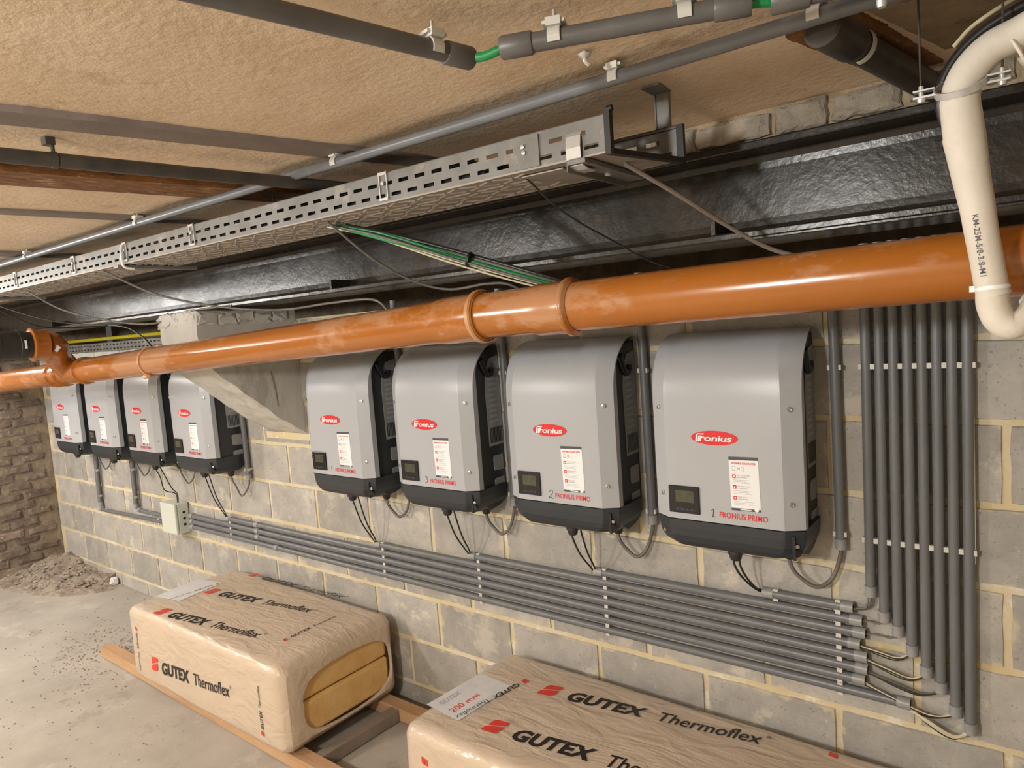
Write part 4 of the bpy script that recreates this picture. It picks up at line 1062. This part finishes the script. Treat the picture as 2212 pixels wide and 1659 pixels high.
brand(r1, o1, (-3.190, -.590, 0), (cos(radians(8)), sin(radians(8)), 0), Y9, .048, top1, .70)
brand(r1, o1, (-3.215, -.100, 0), (cos(radians(4)), sin(radians(4)), 0), (0, 1, 0), .034, top1, .70)
brand(r1, o1, (-3.205, 0, .150), (cos(radians(5)), 0, sin(radians(5))), (0, 0, 1), .052, front1, .68)
def small(root, org, o, xd, yd, h, fn, total):
    xd, yd = V(xd).normalized(), V(yd).normalized(); o = V(o) - org
    mb = MB(); icon_into(mb, o, xd, yd, h*1.2, fn); mb.build('printed_icon', MT['inkred'], root)
    mb = MB(); text_into(mb, 'GUTEX', o + xd*total*.13, xd, yd, h, total*.36, .03, .1, 1.05, fn, 0)
    text_into(mb, 'Thermoflex', o + xd*total*.54, xd, yd, h, total*.43, .004, .1, 1.0, fn, 0); mb.build('printed_lettering', MT['ink'], root)
small(r1, o1, (-2.372, -.455, 0), (-.02, 1, 0), (-1, 0, 0), .016, top1, .27)
small(r1, o1, (-3.335, 0, .325), (0, 0, -1), (1, 0, 0), .015, front1, .22)
small(r1, o1, (-2.325, 0, .115), (.02, 0, 1), (-1, 0, 0), .016, front1, .21)
def sheet(root, org, fn, cx_, cy_, wx, wy, rz, lift=.001):
    mb = MB(); R = Matrix.Rotation(rz, 4, 'Z')
    def f(u, v):
        p = V((cx_, cy_, 0)) + R @ V(((u-.5)*wx, (v-.5)*wy, 0)) - org; q = fn(p); q.z += lift - .0012; return q
    mb.grid(f, 8, 8); o = tag(mb.build('paper_label', MT['palelabel'], root), 'pale rectangular paper label under the film'); return R
sheet(r1, o1, top1, -3.315, -.355, .19, .235, .14)
small(r1, o1, (-3.255, -.235, 0), (-.1, -1, 0), (1, -.1, 0), .014, top1, .25)

r2_, o2, top2, front2, film2, hx2, hy2, h2 = bundle('insulation_bundle', -1.565, -.22, -.600, -.060, .066, .408, 'nearest film-wrapped insulation pack, cut off by the lower edge of the photo', 8.3, False)
brand(r2_, o2, (-1.288, -.262, 0), (cos(radians(8.5)), sin(radians(8.5)), 0), Y9, .050, top2, .70)
brand(r2_, o2, (-1.318, -.505, 0), (cos(radians(7)), sin(radians(7)), 0), Y9, .050, top2, .70)
R = sheet(r2_, o2, top2, -1.470, -.375, .155, .235, -.12)
mb = MB(); xs_, ys_ = V((.12, 1, 0)).normalized(), V((-1, .12, 0)).normalized()
text_into(mb, '200 mm', V((-1.452, -.475, 0)) - o2, xs_, ys_, .026, .115, .004, 0, 1, lambda p: top2(p) + V((0, 0, .0005)), 0); mb.build('label_print', MT['inkred'], r2_)
mb = MB(); text_into(mb, 'GUTEX', V((-1.515, -.460, 0)) - o2, xs_, ys_, .020, .085, .03, .1, 1, lambda p: top2(p) + V((0, 0, .0005)), 0); mb.build('label_print', MT['greyprint'], r2_); mb = MB()
for k in range(7): text_into(mb, '----------', V((-1.42 + k*.008, -.47, 0)) - o2, xs_, ys_, .006, .15, 0, 0, 1, lambda p: top2(p) + V((0, 0, .0005)), 0)
mb.build('label_print', MT['greyprint'], r2_)
small(r2_, o2, (-1.372, -.205, 0), (-.22, -1, 0), (1, -.22, 0), .020, top2, .30)
small(r2_, o2, (-1.475, 0, .330), (0, 0, -1), (1, 0, 0), .020, front2, .26)
mb = MB(); icon_into(mb, V((-.43, -.115, 0)) - o2, (0, 1, 0), (-1, 0, 0), .022, top2); mb.build('printed_icon', MT['inkred'], r2_)

# ================================================================== BATTENS
def batten(name, a, b, w_, h_, m, label, z0=.004):
    a, b = V((*a, z0)), V((*b, z0)); d = b - a; L = d.length; an = atan2(d.y, d.x)
    mb = MB(); n = 8
    rings = []
    for i in range(n+1):
        x = L*i/n; s = .001*noise.noise(V((x*5, a.x, 1)))
        rings.append([V((x, -w_/2 + s, 0)), V((x, w_/2 + s, 0)), V((x, w_/2 + s, h_)), V((x, -w_/2 + s, h_))])
    mb.loft(rings, True, True, False); o = mb.build(name, MT[m], bevel=.002); o.location = a; o.rotation_euler = (0, 0, an); return tag(o, label, 'batten', 'battens under the packs')
batten('timber_batten', (-3.94, -.525), (-.3, -.555), .060, .052, 'wood', 'long raw timber batten on the floor under the front edge of the packs')
batten('timber_batten', (-3.3, -.105), (-.3, -.120), .060, .052, 'wood', 'long raw timber batten on the floor under the packs, next to the wall')
batten('cross_batten', (-2.135, -.518), (-2.120, -.142), .045, .050, 'wooddark', 'dusty dark cross batten showing at the open end of the left pack')
batten('cross_batten', (-3.20, -.49), (-3.20, -.142), .045, .050, 'wooddark', 'dark cross batten hidden under the left end of the left pack')

# ================================================================== FLOOR DEBRIS
def pile_h(x, y):
    d = sqrt(((x + 5.85)/.95)**2 + ((y + .02)/.48)**2); return .10*max(0, 1-d)**1.2
mb = MB()
def pf(u, v):
    x = -6.0 + 1.15*u; y = -.62 + .63*v; hgt = pile_h(x, y)
    return V((x, y, hgt*(1 + .5*fbm(x, y, 4, 9)) + (.012*fbm(x, y, 7, 26) if hgt > .004 else -.012)))
mb.grid(pf, 70, 44, False); pile = mb
mb = MB(); rnd = random.Random(4)
def pebble(mb, x, y, z, s):
    q = [V((rnd.uniform(-1, 1), rnd.uniform(-1, 1), rnd.uniform(-.2, 1))).normalized()*s*rnd.uniform(.6, 1.1) for _ in range(5)]
    c = V((x, y, z)); vs = [c + V((s, 0, 0)), c + V((0, s, 0)), c + V((-s, 0, 0)), c + V((0, -s*.9, 0)), c + V((rnd.uniform(-.3, .3)*s, rnd.uniform(-.3, .3)*s, s*rnd.uniform(.5, .9))), c + V((0, 0, -s*.3))]
    a = rnd.uniform(0, 6); vs = [c + Matrix.Rotation(a, 3, 'Z') @ (v - c) for v in vs]
    mb.add(vs, [(0, 1, 4), (1, 2, 4), (2, 3, 4), (3, 0, 4), (1, 0, 5), (2, 1, 5), (3, 2, 5), (0, 3, 5)])
for _ in range(1000):
    x = rnd.gauss(-3.95, .25); y = rnd.gauss(-.45, .17)
    if y > -.01 or x < -4.75 or (x > -3.46 and y > -.64) or (x > -3.97 and -.585 < y < -.485): continue
    pebble(mb, x, y, fz(x, y) + .001, rnd.choice((.002, .003, .004, .007)))
for _ in range(500):
    x = rnd.uniform(-5.4, -2.6); y = rnd.uniform(-1.4, -.02)
    if x < -4.8 or (x > -3.46 and y > -.64) or (x > -3.97 and -.585 < y < -.485): continue
    pebble(mb, x, y, fz(x, y) + .001, rnd.choice((.002, .003, .004, .006)))
tag(mb.build('grit', MT['grit']), 'brown grit and crumbs scattered over the floor left of the packs', 'grit', kind='stuff')
mb = pile
for _ in range(380):
    x = rnd.uniform(-5.95, -5.0); y = rnd.uniform(-.5, -.03); hh = pile_h(x, y)
    if hh < .015: continue
    pebble(mb, x, y, hh + .004, rnd.choice((.007, .010, .014, .022)))
tag(mb.build('rubble_pile', MT['debris']), 'heap of mortar crumbs and lumps in the corner of the old brick wall', 'rubble', kind='stuff')
for k, (x, y, s) in enumerate(((-5.13, -.055, .034), (-5.05, -.05, .022))):
    me = rock(s*2.4, s*1.6, s*1.6, 77+k, .4).mesh('stone', MT['grit' if k == 0 else 'palelabel'])
    tag(link_mesh('stone', me, None, (x, y, .022 + pile_h(x, y))), ['dark stone lying against the foot of the block wall by the rubble', 'small white chip beside the dark stone at the foot of the wall'][k], 'stone')
print('scene built')
